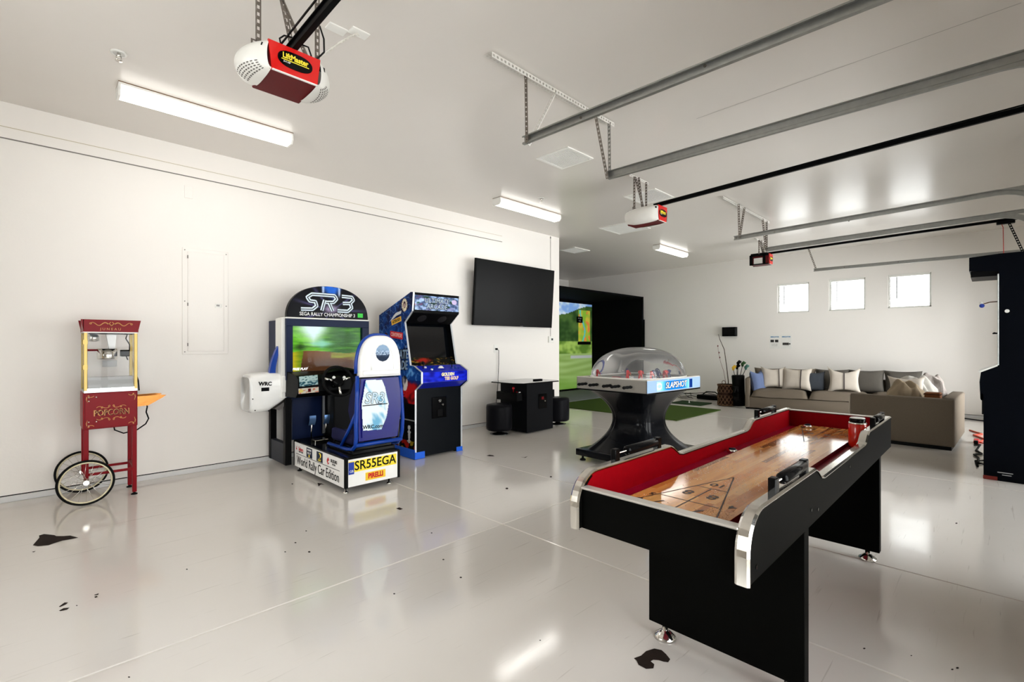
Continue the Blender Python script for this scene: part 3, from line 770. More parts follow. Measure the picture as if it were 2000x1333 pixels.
def stroke(pts, w, dy, mat, nm='logo_letter'):
    mb = MB(); P = []
    for i in range(len(pts) - 1):
        for k in range(6): t = k / 6; P.append(tuple(pts[i][j] * (1 - t) + pts[i + 1][j] * t for j in range(2)))
    P.append(pts[-1])
    mb.tube([(M0.translation.x + 1.15 * (p[0] + .22 * p[1]), M0.translation.y - dy, M0.translation.z + .012 + 1.12 * p[1]) for p in P], w, 6)
    for i, v in enumerate(mb.v): mb.v[i] = (v[0], M0.translation.y - dy + (v[1] - M0.translation.y + dy) * .12, v[2])
    part(nm, mb, mat, marq)
LT = [[(-.06, .075), (-.17, .075), (-.205, .045), (-.175, .012), (-.125, .008), (-.105, -.03), (-.135, -.062), (-.235, -.065)],
      [(-.045, .03), (-.05, -.07)], [(-.06, .075), (.035, .075), (.062, .045), (.04, .012), (-.03, .008)], [(-.0, .006), (.05, -.07)],
      [(.105, .075), (.205, .072), (.225, .045), (.20, .012), (.13, .008)], [(.20, .012), (.225, -.03), (.195, -.065), (.095, -.065)]]
for l in LT: stroke(l, .026, .0, INK)
for l in LT: stroke(l, .021, .002, SILV)
for l in LT: stroke(l, .0052, .0045, INK)
text('SEGA RALLY CHAMPIONSHIP 3', .05, frame((2.16, 4.895, 1.560), FX, (.0, 0, 1)), INKW, marq, off=.0004, sx=.86)
mb = MB(); mb.box((2.485, 4.893, 1.545), (2.545, 4.896, 1.59)); part('price_sticker', mb, pm('green_sticker', rgb(70, 210, 80), .6), marq, 'green square sticker')
# lower frame posts and footwell
for x in (cx0 + .01, cx1 - .07):
    mb = MB(); mb.box((x, 4.94, .05), (x + .06, 5.0, .72), .003); part('front_post', mb, BLACK, ra)
    mb = MB(); mb.box((x, 5.36, .05), (x + .06, 5.42, .72), .003); part('rear_post', mb, BLACK, ra)
    mb = MB(); mb.box((x + .004, 4.98, .05), (x + .056, 5.38, .26), .003); part('side_plinth', mb, pm('charcoal_panel', rgb(44, 46, 54), .5), ra)
mb = MB(); mb.box((1.84, 5.02, .28), (2.56, 5.06, .72)); part('footwell_panel', mb, NAVY, ra)
mb = MB(); mb.box((2.14, 4.72, .30), (2.50, 5.03, .76), .01); part('steering_column_box', mb, BLACK, ra)
mb = MB(); mb.box((2.105, 4.9, .33), (2.125, 4.915, .74)); part('steel_strip', mb, SAT, ra)
PED = pm('blue_anodised_pedal', rgb(120, 160, 215), .3, .8)
for (p, w_) in ((pxY(610, 822, 4.78), .062), (pxY(638, 820, 4.82), .055)):
    M = Matrix.Translation(p) @ Matrix.Rotation(math.radians(18), 4, 'X')
    mb = MB(); mb.surf(lambda u, v: tuple(M @ Vector(((u - .5) * w_, -.012 * math.sin(PI * v), (v - .5) * .10))), 6, 8)
    mb.surf(lambda u, v: tuple(M @ Vector(((.5 - u) * w_, .006 - .012 * math.sin(PI * v), (v - .5) * .10))), 6, 8); part('pedal', mb, PED, ra)
    mb = MB(); mb.cyl((p.x, p.y + .008, p.z), (p.x, p.y + .03, .31), .006, n=8); part('pedal_stem', mb, CHROME, ra)
mb = MB(); mb.box((1.90, 4.60, .30), (2.03, 4.70, .325), .003)
for k in range(6): mb.box((1.905, 4.605 + k * .016, .325), (2.025, 4.613 + k * .016, .33))
part('foot_grille', mb, CHROME, ra)
# dashboard and wheel
mb = MB(); mb.prism([(4.885, .98), (4.66, .955), (4.60, .92), (4.60, .80), (4.66, .745), (4.97, .735), (4.97, .98)], cx0 + .005, cx1 - .005, 'x'); part('dashboard', mb, BLACK, ra)
mb = MB(); mb.surf(lambda u, v: (2.0 + u * .42, 4.64 + .16 * v, .965 + .055 * math.sin(PI * u) * math.sin(PI * (.15 + .85 * v))), 16, 6); part('gauge_hood', mb, BLACK, ra)
cp = pxY(603, 744, 4.597)
def f_card(u, v):
    n = nz(u * 7 + 3, v * 7); return mixc((.70, .80, .80), (.12, .30, .36), sms(-.1, .45, n + (.25 if v < .45 else -.2)))
picture('instruction_card', frame((cp.x, 4.597, cp.z), (1, 0, .06), FY), .175, .095, 40, 24, f_card, PIC, ra, 'pale instruction card with small pictures')
cq = pxY(603, 763, 4.597)
def f_stk(u, v):
    if abs(u - .53) < .07 and abs(v - .5) < .3: return (.35, .05, .06)
    if math.hypot((u - .12) * 2.6, v - .5) < .3: return (.85, .80, .45)
    return mixc((.82, .80, .74), (.80, .45, .35), sms(.2, .5, nz(u * 6, v * 4) + .1))
picture('instruction_sticker', frame((cq.x, 4.597, cq.z), (1, 0, .03), FY), .19, .05, 40, 14, f_stk, PIC, ra, 'cream instruction sticker')
wc = pxY(661, 745, 4.50); wx = Vector((0, -1, .42)).normalized()
MW = frame(wc, (1, 0, 0), Vector((0, .42, 1)))
mb = MB(); mb.tube([MW @ Vector((.148 * math.cos(a), .148 * math.sin(a), 0)) for a in [2 * PI * k / 40 for k in range(40)]], .0145, 10, closed=True); sw = part('steering_wheel', mb, pm('black_leather', rgb(16, 16, 17), .4), ra)
mb = MB()
for a in (PI * .08, PI * .92, PI * 1.5): mb.tube([MW @ Vector((r * math.cos(a), r * math.sin(a), -.012 * (1 - r / .148))) for r in (.04, .09, .145)], [.017, .012, .012], 8)
part('wheel_spoke', mb, CHROME, sw)
mb = MB(); mb.tube([MW @ Vector((0, 0, z)) for z in (-.02, .0, .02)], [.055, .055, .038], 20); mb.tube([MW @ Vector((0, 0, z)) for z in (-.18, -.02)], .03, 12); part('wheel_hub', mb, BLACKG, sw)
for a in (.6, 2.4): 
    mb = MB(); q = MW @ Vector((.066 * math.cos(a), .05 * math.sin(a), .012)); mb.cyl(q, q + (MW.to_3x3() @ Vector((0, 0, .014))), .014, n=14); part('wheel_button', mb, WHITEG, sw)
# white speaker housing on the left with blue strap
def blow(u, v):
    return None
mb = MB()
secs = [(1.445, .60, .93, 5.02, 5.3), (1.47, .585, .955, 4.99, 5.34), (1.60, .59, .975, 4.96, 5.36), (1.70, .66, .97, 4.94, 5.36), (1.82, .755, .955, 4.93, 5.34)]
ring = []
for (x, z0, z1, y0, y1) in secs:
    R_ = []
    for k in range(20):
        a = 2 * PI * k / 20 + PI / 20; c, s_ = math.cos(a), math.sin(a); p = .35
        R_.append((x, (y0 + y1) / 2 + (y1 - y0) / 2 * abs(c) ** p * (1 if c > 0 else -1), (z0 + z1) / 2 + (z1 - z0) / 2 * abs(s_) ** p * (1 if s_ > 0 else -1)))
    ring.append(R_)
vs = [q for r in ring for q in r]; fs = []
for i in range(4):
    for k in range(20): fs.append((i * 20 + k, i * 20 + (k + 1) % 20, (i + 1) * 20 + (k + 1) % 20, (i + 1) * 20 + k))
fs += [tuple(range(20)), tuple(range(80, 100))]
mb.add(vs, fs, True); sh = part('side_housing', mb, WHITEG, ra, 'white moulded housing beside the cabinet')
mb = MB(); mb.box((1.70, 4.915, .775), (1.815, 4.945, .945), .014, seg=3); part('speaker_grille', mb, WPLAS, sh)
text('WRC', .05, frame((1.565, 4.956, .87), (1, 0, -.05), FY), INK, sh, off=.0022)
mb = MB(); mb.box((1.53, 4.955, .80), (1.60, 4.958, .835)); part('printed_block', mb, INK, sh)
for p in ((1.46, .73), (1.48, .62), (1.60, .605)):
    mb = MB(); mb.lathe([(.006, 0), (.005, -.003), (0, -.003)], (p[0], 4.975, p[1]), 8, 'y'); part('screw', mb, INK, sh)
mb = MB(); mb.surf(lambda u, v: (1.625 + .10 * u ** 1.6, 5.02 + .05 * v, .965 + .31 * u), 12, 2); mb.surf(lambda u, v: (1.68 + .06 * u ** 1.6, 5.02 + .05 * v, .965 + .31 * u), 12, 2)
mb.surf(lambda u, v: (1.625 + .10 * u ** 1.6 + v * (.055 - .04 * u ** 1.6), 5.02, .965 + .31 * u), 12, 2); part('blue_strap', mb, BLUEM, ra, 'blue metal brace above the housing')
mb = MB(); mb.prism([(1.66, .62), (1.83, .735), (1.83, .70), (1.70, .60)], 4.98, 5.3, 'y'); part('housing_bracket', mb, pm('grey_bracket', rgb(96, 92, 90), .5), ra)
# seat
se = ra
ys = 3.83
mb = MB()
for (x, s_) in ((1.935, -1), (2.375, 1)):
    top = (2.152 + s_ * .205, ys + .01, .98)
    mb.tube([top, (x + s_ * -.004, ys, .80), (x + s_ * .008, ys - .005, .58), (x + s_ * .004, ys, .46), (x, ys + .02, .385), (x, ys + .07, .345), (x, ys + .16, .33), (x, ys + .55, .325)], .0175, 12)
    mb.tube([(x + .0, ys + .01, .66), (x, ys + .12, .53), (x, ys + .30, .335)], .015, 10)
mb.tube([(1.93, ys + .01, .385), (2.38, ys + .01, .385)], .0175, 12)
mb.tube([(1.93, ys + .42, .325), (2.38, ys + .42, .325)], .0155, 10)
# upper hoop
hoop = []
for k in range(25):
    a = PI * k / 24; c, s_ = math.cos(a), math.sin(a)
    hoop.append((2.152 + .212 * abs(c) ** .8 * (1 if c > 0 else -1), ys + .028, 1.0 + .338 * abs(s_) ** .75))
mb.tube(hoop, .014, 10)
fr = part('seat_frame', mb, BLUEM, se, 'bright blue tubular seat frame')
def shell(u, v):
    # headrest shell
    w_ = .205 * (1 - max(0, (v - .35) / .65) ** 2.6) ** .5 if v < 1 else 0
    return w_
outl = []
for k in range(31):
    a = PI * k / 30; c, s_ = math.cos(a), math.sin(a)
    outl.append((2.152 + .20 * abs(c) ** .75 * (1 if c > 0 else -1), 1.03 + .30 * abs(s_) ** .8))
outl = outl + [(2.152 - .20, .968), (2.152 + .20, .968)]
mb = MB(); bm = bmesh.new()
v0 = [bm.verts.new((p[0], ys - .03, p[1])) for p in outl]; f = bm.faces.new(v0); bm.normal_update()
r = bmesh.ops.extrude_face_region(bm, geom=[f]); vv = [g for g in r['geom'] if isinstance(g, bmesh.types.BMVert)]
for v in vv: v.co.y += .075
bmesh.ops.recalc_face_normals(bm, faces=bm.faces)
bmesh.ops.bevel(bm, geom=[e for e in bm.edges if abs(e.verts[0].co.y - e.verts[1].co.y) < 1e-5], offset=.018, segments=3, affect='EDGES', profile=.5)
mb.bm(bm, True); hs = part('headrest_shell', mb, WHITEG, se, 'white rounded headrest shell with a round badge')
mb = MB(); rid = [(2.162 + .108 * math.cos(a), ys - .031, 1.10 + .155 * math.sin(a)) for a in [PI * k / 20 for k in range(21)]]
mb.tube([(2.27, ys - .031, 1.03)] + rid + [(2.054, ys - .031, 1.03)], .0035, 6); mb.box((1.975, ys - .045, .985), (2.33, ys - .028, 1.025), .006); part('raised_ridge', mb, WHITEG, hs)
def f_badge(u, v):
    r_ = math.hypot(u - .5, v - .5) * 2
    c = mixc((.55, .66, .78), (.10, .16, .26), sms(.75, .2, v + .1 * nz(u * 6, v * 6)))
    if abs(v - .52) < .13: c = mixc(c, (.85, .92, 1), .7 * (1 if nz(u * 22, v * 9) > .0 else 0))
    return c
picture('round_badge', frame((2.165, ys - .0325, 1.175), FX, FY), .14, .15, 40, 40, f_badge, PIC, hs, 'blue round badge', mask=lambda u, v: math.hypot(u - .5, v - .5) < .49)
pan = [(1.972, .955), (2.335, .955), (2.372, .72), (2.325, .42), (1.95, .42), (1.945, .70)]
mb = MB(); mb.prism(pan, ys - .01, ys + .04, 'y'); mb.prism([(2.0, .935), (2.31, .935), (2.345, .73), (2.30, .45), (1.975, .45), (1.97, .70)], ys - .022, ys - .01, 'y'); part('seat_back_panel', mb, BLUED, se, 'deep blue back panel')
dpx = [(714.5, 743), (746, 742), (752, 757), (759, 789), (755, 815), (745, 839), (709, 842), (706.5, 790)]
dp = [pxY(x, y, ys - .024) for x, y in dpx]
xa, xb_ = min(p.x for p in dp), max(p.x for p in dp); za, zb_ = min(p.z for p in dp), max(p.z for p in dp)
def inpoly(x, z):
    c = False; n = len(dp)
    for i in range(n):
        a, b = dp[i], dp[i - 1]
        if (a.z > z) != (b.z > z) and x < (b.x - a.x) * (z - a.z) / (b.z - a.z) + a.x: c = not c
    return c
def f_decal(u, v):
    n = nz(u * 2 + v * 3.5, (u - v) * 1.2, 2) + .4 * nz(u * 9 + v * 9, 4 * (u - v), 5)
    return mixc((.90, .95, .97), (.45, .70, .84), sms(.05, .6, n))
dec = picture('back_decal', frame(((xa + xb_) / 2, ys - .0245, (za + zb_) / 2), FX, FY), xb_ - xa, zb_ - za, 60, 100, f_decal, PIC, se, 'pale blue decal on the seat back',
    mask=lambda u, v: inpoly(xa + u * (xb_ - xa), za + v * (zb_ - za)))
q = pxY(732, 779, ys - .0255)
text('SR3', .135, frame(q, (1, 0, -.06), FY), INK, dec, off=.005, sx=.90, shear=.12); text('SR3', .135, frame(q + Vector((0, -.001, 0)), (1, 0, -.06), FY), pm('pale_blue_print', rgb(200, 222, 236), .5), dec, off=.0012, sx=.90, shear=.12)
q = pxY(733, 791, ys - .0255)
mb = MB(); mb.box((q.x - .12, q.y, q.z - .004), (q.x + .12, q.y + .001, q.z + .004)); part('underline', mb, INK, dec)
q = pxY(729, 834, ys - .0255); text('WRC.com', .045, frame(q, (1, 0, -.03), FY), INK, dec, off=.001)
SEATF = pm('navy_seat_fabric', rgb(24, 26, 62), .75, bump=.2, bscale=90)
mb = MB(); mb.prism([(ys + .04, .95), (ys + .10, .93), (ys + .19, .78), (ys + .22, .66), (ys + .15, .52), (ys + .13, .42), (ys + .04, .40)], 1.965, 2.02, 'x', smooth=False)
mb.prism([(ys + .04, .95), (ys + .10, .93), (ys + .19, .78), (ys + .22, .66), (ys + .15, .52), (ys + .13, .42), (ys + .04, .40)], 2.285, 2.34, 'x')
mb.box((2.0, ys + .04, .40), (2.3, ys + .11, .94), .02, seg=2); part('seat_backrest', mb, SEATF, se)
mb = MB(); mb.box((1.965, ys + .08, .355), (2.34, ys + .58, .44), .03, seg=3); mb.box((1.955, ys + .12, .37), (2.01, ys + .55, .475), .022, seg=2); mb.box((2.295, ys + .12, .37), (2.35, ys + .55, .475), .022, seg=2); part('seat_cushion', mb, SEATF, se)
mb = MB(); mb.box((1.92, ys + .03, .302), (2.325, ys + .5, .335), .004); mb.box((1.95, ys + .05, .335), (2.30, ys + .45, .36), .003); part('seat_slider', mb, BLACKG, se)

# ================================================================== upright arcade cabinet
ua = thing('upright_arcade_cabinet', 'tall upright arcade cabinet with blue comic side art', 'arcade machine', (3.22, 4.8, 0))
ax0, ax1 = 2.905, 3.555
prof = [(4.42, .02), (4.42, .755), (4.30, .835), (4.30, .952), (4.44, 1.015), (4.515, 1.02), (4.625, 1.50), (4.475, 1.62), (4.455, 1.822), (4.50, 1.826), (5.18, 1.60), (5.18, .02)]
for (a, b) in ((ax0, ax0 + .019), (ax1 - .019, ax1)):
    mb = MB(); mb.prism(prof, a, b, 'x'); part('side_panel', mb, NAVY if a < 3 else BLACK, ua)
def inprof(y, z):
    c = False; n = len(prof)
    for i in range(n):
        a, b = prof[i], prof[i - 1]
        if (a[1] > z) != (b[1] > z) and y < (b[0] - a[0]) * (z - a[1]) / (b[1] - a[1]) + a[0]: c = not c
    return c
def f_side(u, v):
    y = 5.18 - u * .88; z = .02 + v * 1.806
    n = nz(y * 7, z * 7, 1) + .5 * nz(y * 22, z * 22, 2)
    c = mixc((.05, .07, .22), (.07, .24, .52), sms(-.4, .6, n + .5 * sms(1.75, 1.2, z)))
    if n > .35: c = mixc(c, (.35, .60, .85), sms(.35, .8, n))
    if abs(nz(y * 13 + 4, z * 13)) < .035: c = mixc(c, (.45, .62, .85), .6)
    if z < .86:
        k = nz(y * 6 + 9, z * 7) + .5 * nz(y * 18, z * 18, 7)
        if z > .60:
            c = mixc((.10, .04, .06), (.70, .09, .10), sms(-.35, .3, k + .25 * sms(.6, .8, z)))
            if z > .76: c = mixc(c, (.06, .15, .40), sms(.76, .86, z + .08 * n))
        else:
            c = mixc((.02, .02, .03), (.06, .05, .06), sms(0, .6, k))
            if abs(y - 4.74) < .006 or abs(z - .42 - (y - 4.7) * .0) < .005: c = (.55, .55, .55)
            if .16 < z < .36 and abs(y - 4.53) < .022 + .03 * nz(1, z * 40): c = (.75, .75, .76)
            if z < .19: c = mixc(c, (.75, .12, .08) if k > 0 else (.75, .62, .15), .8 if abs(k) > .18 else 0)
    if z < .105: c = (.10, .30, .70)
    # orange and dark figures
    if math.hypot((y - 5.02) * 1.0, (z - 1.30) * .6) < .055: c = mixc((.80, .28, .10), (.2, .1, .1), sms(-.2, .4, n))
    if math.hypot((y - 4.62), (z - .82) * .7) < .06: c = mixc((.85, .82, .80), (.08, .08, .14), sms(-.2, .3, n))
    return c
sa = picture('side_art', frame((ax0 - .0015, 4.74, .923), SX_, SY_), .88, 1.806, 150, 300, f_side, PIC, ua, 'comic style printed side art',
    mask=lambda u, v: inprof(5.18 - u * .88, .02 + v * 1.806))
xs_ = ax0 - .003
def f_emb(u, v):
    r_ = math.hypot(u - .5, v - .5) * 2
    if r_ > .9: return (.35, .25, .22)
    c = (.88, .84, .74)
    if r_ > .6: return mixc(c, (.35, .25, .25), .7 if nz(math.atan2(v - .5, u - .5) * 4, 1) > .1 else 0)
    if math.hypot((u - .5) * 2.4, (v - .52) * 1.9) < .48: return (.22, .10, .14) if math.hypot((u - .5) * 3.4, (v - .46) * 2.6) > .4 else (.72, .60, .58)
    return c
q = pxX(790, 596, xs_)
picture('round_emblem', frame((xs_, q.y, q.z), SX_, SY_), .125, .155, 36, 36, f_emb, PIC, ua, 'cream oval emblem', mask=lambda u, v: math.hypot(u - .5, v - .5) < .49)
q = pxX(774, 627, xs_)
mb = MB(); Mq = frame((xs_ + .001, q.y, q.z), (0, -1, .22), SY_); mb.box((-.105, -.028, 0), (.105, .028, .001), M=Mq); part('game_logo', mb, pm('amber_logo', rgb(228, 176, 60), .5), ua, 'amber logo strip')
text('ASTEROIDS', .046, Mq @ Matrix.Translation((0, 0, .0015)), INK, ua, off=.001, sx=.72)
mb = MB(); Mq2 = Mq @ Matrix.Translation((.01, .055, 0)); mb.prism([(-.15, -.03), (-.05, .02), (.0, .035), (.12, .03), (.10, .0), (.0, .0), (-.05, -.012)], 0, .001, 'z', M=Mq2); part('swoosh', mb, pm('pale_grey_print', rgb(200, 202, 204), .5), ua)
q = pxX(774, 655, xs_)
Mq = frame((xs_ + .001, q.y, q.z), (0, -1, -.10), SY_); mb = MB(); mb.box((-.135, -.038, 0), (.135, .038, .001), M=Mq); part('game_logo', mb, INKR, ua, 'red logo strip')
text('CENTIPEDE', .06, Mq @ Matrix.Translation((0, 0, .0015)), pm('cream_print', rgb(235, 200, 190), .5), ua, off=.0005, sx=.78)
q = pxX(784, 694, xs_); qb = pxX(782, 713, xs_)
for s, p in (('ULTIMATE', Vector((xs_, 4.79, q.z))), ('ARCADE', Vector((xs_, 4.765, qb.z - .01)))):
    Mt = frame(p, (0, -1, .03), SY_)
    text(s, .135, Mt, INK, ua, off=.012, sx=.66, shear=.15); text(s, .135, Mt @ Matrix.Translation((0, 0, .001)), pm('steel_blue_print', rgb(130, 152, 178), .4), ua, off=.004, sx=.78, shear=.15)
text('ATARI', .06, frame((xs_, 4.98, .40), SX_, SY_), INKR, ua, off=.002, sx=.8)
text('QUEST', .10, frame((xs_, 4.66, .70), SX_, SY_), INKR, ua, off=.001, sx=.6)
# T-moulding along the front edges
TM = pm('silver_edge_moulding', rgb(205, 208, 212), .3, .3)
for x in (ax0 - .002, ax1 - .019):
    mb = MB()
    pp = [p for p in prof[:9]]
    for i in range(len(pp) - 1):
        a, b = Vector((0, *pp[i])), Vector((0, *pp[i + 1])); d = (b - a).normalized(); n_ = Vector((0, -d.z, d.y))
        if n_.y > 0: n_ = -n_
        vs = []
        for (t) in (a, b):
            for (dx, dn) in ((0, 0), (.021, 0), (.021, .004), (0, .004)): vs.append((x + dx, t.y + n_.y * dn, t.z + n_.z * dn))
        mb.add(vs, [(0, 1, 5, 4), (1, 2, 6, 5), (2, 3, 7, 6), (3, 0, 4, 7), (0, 3, 2, 1), (4, 5, 6, 7)])
    part('edge_moulding', mb, TM, ua)
i0, i1 = ax0 + .019, ax1 - .019
mb = MB(); mb.box((i0, 4.46, 1.60), (i1, 4.56, 1.815)); mb.prism([(4.46, 1.815), (5.17, 1.595), (5.17, 1.58), (4.46, 1.80)], i0, i1, 'x'); part('marquee_box', mb, BLACK, ua)
def f_ult(u, v):
    n = nz(u * 9, v * 4, 3) + .5 * nz(u * 25, v * 10, 4)
    c = mixc((.22, .28, .42), (.62, .72, .86), sms(-.5, .6, n))
    c = mixc(c, (.75, .25, .30), sms(.1, .45, nz(u * 7 + 8, v * 4)) * sms(.35, .05, u))
    c = mixc(c, (.38, .28, .45), .35 * sms(.05, .5, nz(u * 5 + 3, v * 3 + 8)))
    c = mixc(c, (.12, .22, .16), sms(.2, .6, nz(u * 9 + 30, v * 5)))
    if math.hypot((u - .9) * 2.8, v - .68) < .17: c = (.72, .66, .78)
    return c
mz = (1.632 + 1.795) / 2
um = picture('marquee_art', frame(((i0 + i1) / 2, 4.458, mz), FX, FY), i1 - i0 - .01, .163, 110, 40, f_ult, PICB, ua, 'blue and red comic marquee')
for s, z in (('ULTIMATE', mz + .028), ('ARCADE', mz - .038)):
    Mt = frame(((i0 + i1) / 2 - .005, 4.456, z), FX, FY)
    text(s, .074, Mt, pm('dark_print', rgb(34, 44, 60), .5), um, off=.006, sx=.95, shear=.1, spacing=1.05); text(s, .074, Mt @ Matrix.Translation((0, 0, .001)), pm('pale_steel_print', rgb(190, 208, 226), .4), um, off=.001, sx=.95, shear=.1, spacing=1.05)
mb = MB(); mb.box((i0, 4.452, 1.795), (i1, 4.46, 1.822)); mb.box((i0, 4.452, 1.615), (i1, 4.46, 1.632)); part('marquee_retainer', mb, BLACK, ua)
mb = MB(); mb.prism([(4.47, 1.602), (4.62, 1.49), (4.64, 1.50), (4.56, 1.60)], i0, i1, 'x'); part('speaker_panel', mb, BLACK, ua)
for x in (3.08, 3.36):
    mb = MB(); n_ = Vector((0, -.6, -.8)).normalized(); c = Vector((x, 4.545, 1.545)); mb.cyl(c, c + n_ * .004, .055, n=24); part('speaker_grille', mb, pm('charcoal_mesh', rgb(38, 36, 38), .5, .4), ua)
mb = MB(); mb.box((i0, 4.70, 1.02), (i1, 5.15, 1.6)); part('monitor_housing', mb, BLACK, ua)
mb = MB(); mb.add([(i0, 4.60, 1.02), (i1, 4.60, 1.02), (i1, 4.695, 1.50), (i0, 4.695, 1.50)], [(0, 1, 2, 3)]); mb.add([(i0, 4.605, 1.02), (i1, 4.605, 1.02), (i1, 4.70, 1.50), (i0, 4.70, 1.50)], [(0, 3, 2, 1)]); part('screen_glass', mb, pm('dark_screen_glass', rgb(6, 8, 12), .06, spec=.6), ua)
def f_bez(u, v):
    n = nz(u * 12, v * 6, 8) + .5 * nz(u * 30, v * 14, 9)
    c = mixc((.03, .03, .03), (.55, .42, .12), sms(.1, .5, n)); c = mixc(c, (.62, .14, .10), sms(.30, .05, abs(u - .28) + abs(v - .75) * .5))
    return mixc(c, (.08, .16, .10), sms(.1, .5, nz(u * 10 + 20, v * 5)))
picture('bezel_art', frame(((i0 + i1) / 2, 4.525, 1.045), FX, (0, .6, .8)), i1 - i0, .14, 80, 22, f_bez, PIC, ua, 'red and gold printed bezel card')
mb = MB(); mb.prism([(4.302, .838), (4.302, .952), (4.44, 1.013), (4.62, 1.02), (4.62, .80), (4.43, .765)], i0, i1, 'x'); part('control_panel', mb, pm('royal_blue_panel', rgb(20, 34, 170), .3, coat=.3), ua)
def f_gold(u, v):
    n = nz(u * 8, v * 3, 5); return mixc((.03, .05, .55), (.10, .18, .88), sms(-.5, .6, n + .3 * math.sin(u * 3)))
cpf = picture('control_panel_front', frame(((i0 + i1) / 2, 4.3005, .897), FX, FY), i1 - i0, .108, 70, 14, f_gold, PIC, ua, 'blue golf game panel front')
text('GOLDEN', .048, frame((3.26, 4.299, .918), FX, FY), INKY, ua, off=.003, sx=.9); text('GOLDEN', .048, frame((3.26, 4.298, .918), FX, FY), INKW, ua, off=.0005, sx=.9)
text('TEE GOLF', .048, frame((3.31, 4.299, .872), FX, FY), pm('orange_print', rgb(240, 170, 40), .5), ua, off=.003, sx=.9); text('TEE GOLF', .048, frame((3.31, 4.298, .872), FX, FY), INKW, ua, off=.0005, sx=.9)
up = Vector((0, -.41, .91)).normalized()
def on_panel(x, t): return Vector((x, 4.302 + .138 * t, .952 + .061 * t)) 
for x, m_ in ((3.03, WHITEG), (3.08, WHITEG), (3.13, BLUEM), (3.36, BLUEM), (3.41, BLUEM), (3.46, BLUEM), (3.10, BLUEM), (3.44, BLUEM)):
    mb = MB(); c = on_panel(x, .5 + random.uniform(-.15, .25)); mb.cyl(c, c + up * .008, .015, .013, n=14); part('push_button', mb, m_, ua)
mb = MB(); c = on_panel(3.22, .55); mb.lathe([(.036, 0), (.036, .006), (.028, .008), (.026, .014), (.018, .024), (0, .029)], tuple(c), 20); part('trackball', mb, WHITEG, ua, 'white trackball')
for x in (2.985, 3.375):
    mb = MB(); c = on_panel(x, .55); mb.cyl(c, c + Vector((0, 0, .05)), .005, n=8); mb.lathe([(0, .045), (.014, .052), (.018, .064), (.012, .078), (0, .082)], tuple(c), 14); part('joystick', mb, BLACKG, ua)
mb = MB(); mb.box((i0, 4.428, .02), (i1, 4.445, .79)); part('front_door', mb, pm('black_front_panel', rgb(13, 16, 20), .35), ua)
mb = MB(); mb.box((3.13, 4.418, .42), (3.33, 4.43, .66), .003); cdo = part('coin_door', mb, BLACKG, ua)
for (x, z, r_) in ((3.235, .615, .018), (3.275, .57, .012)):
    mb = MB(); mb.cyl((x, 4.41, z), (x, 4.418, z), r_, n=14); part('lock', mb, CHROME, cdo)
mb = MB(); mb.box((3.20, 4.412, .44), (3.27, 4.418, .52), .003); part('coin_return', mb, BLACK, cdo)
TAPE = pm('blue_moving_tape', rgb(30, 100, 225), .4, bump=.3, bscale=50)
mb = MB(); mb.box((ax0 - .006, 4.412, .003), (3.03, 4.42, .078), .002); mb.box((ax0 - .006, 4.412, .003), (ax0 - .001, 5.0, .105), .001); part('corner_guard', mb, TAPE, ua, 'blue protective strip at the base')
mb = MB(); mb.box((3.47, 4.412, .012), (ax1 + .004, 4.42, .055), .002); mb.box((3.47, 4.408, .003), (ax1 + .006, 4.424, .014), .002); part('corner_guard', mb, TAPE, ua, 'blue protective strip at the base')
mb = MB(); mb.box((i0, 5.14, .02), (i1, 5.17, 1.6)); mb.box((i0, 4.44, .02), (i1, 5.15, .06)); part('back_board', mb, BLACK, ua)
for (x, y) in ((2.95, 4.48), (3.5, 4.48), (2.95, 5.12), (3.5, 5.12)): foot(x, y, .025, ua)
# ================================================================== shuffleboard table
sb = thing('shuffleboard_table', 'long black shuffleboard table with red felt rails and chrome edging', 'shuffleboard', (2.58, .75, 0))
X0, X1, YR, YL, ZB, ZT, ZD = 1.345, 3.83, .460, 1.056, .605, .79, .738
FELT = pm('red_felt', rgb(132, 2, 12), .6, spec=.04, var=.12, vscale=30, bump=.15, bscale=150)
GUT = pm('crimson_carpet', rgb(140, 8, 40), .3, spec=.3, var=.15, vscale=40, coat=.3)
BLK = pm('matt_black_laminate', rgb(7, 7, 6), .5, spec=.025)
rw = .032
def top_prof(off=0.0):
    P = [(X0 + .11 * (1 - math.cos(a)) ** 1.0, ZT - .11 + .11 * math.sin(a)) for a in [PI / 2 * k / 10 for k in range(11)]]
    P += [(2.02, ZT), (2.05, ZT - .012), (2.10, ZD + .008), (2.14, ZD), (2.96, ZD), (3.0, ZD + .008), (3.05, ZT - .012), (3.09, ZT), (X1 - .02, ZT), (X1, ZT - .01)]
    return P
tp = top_prof()
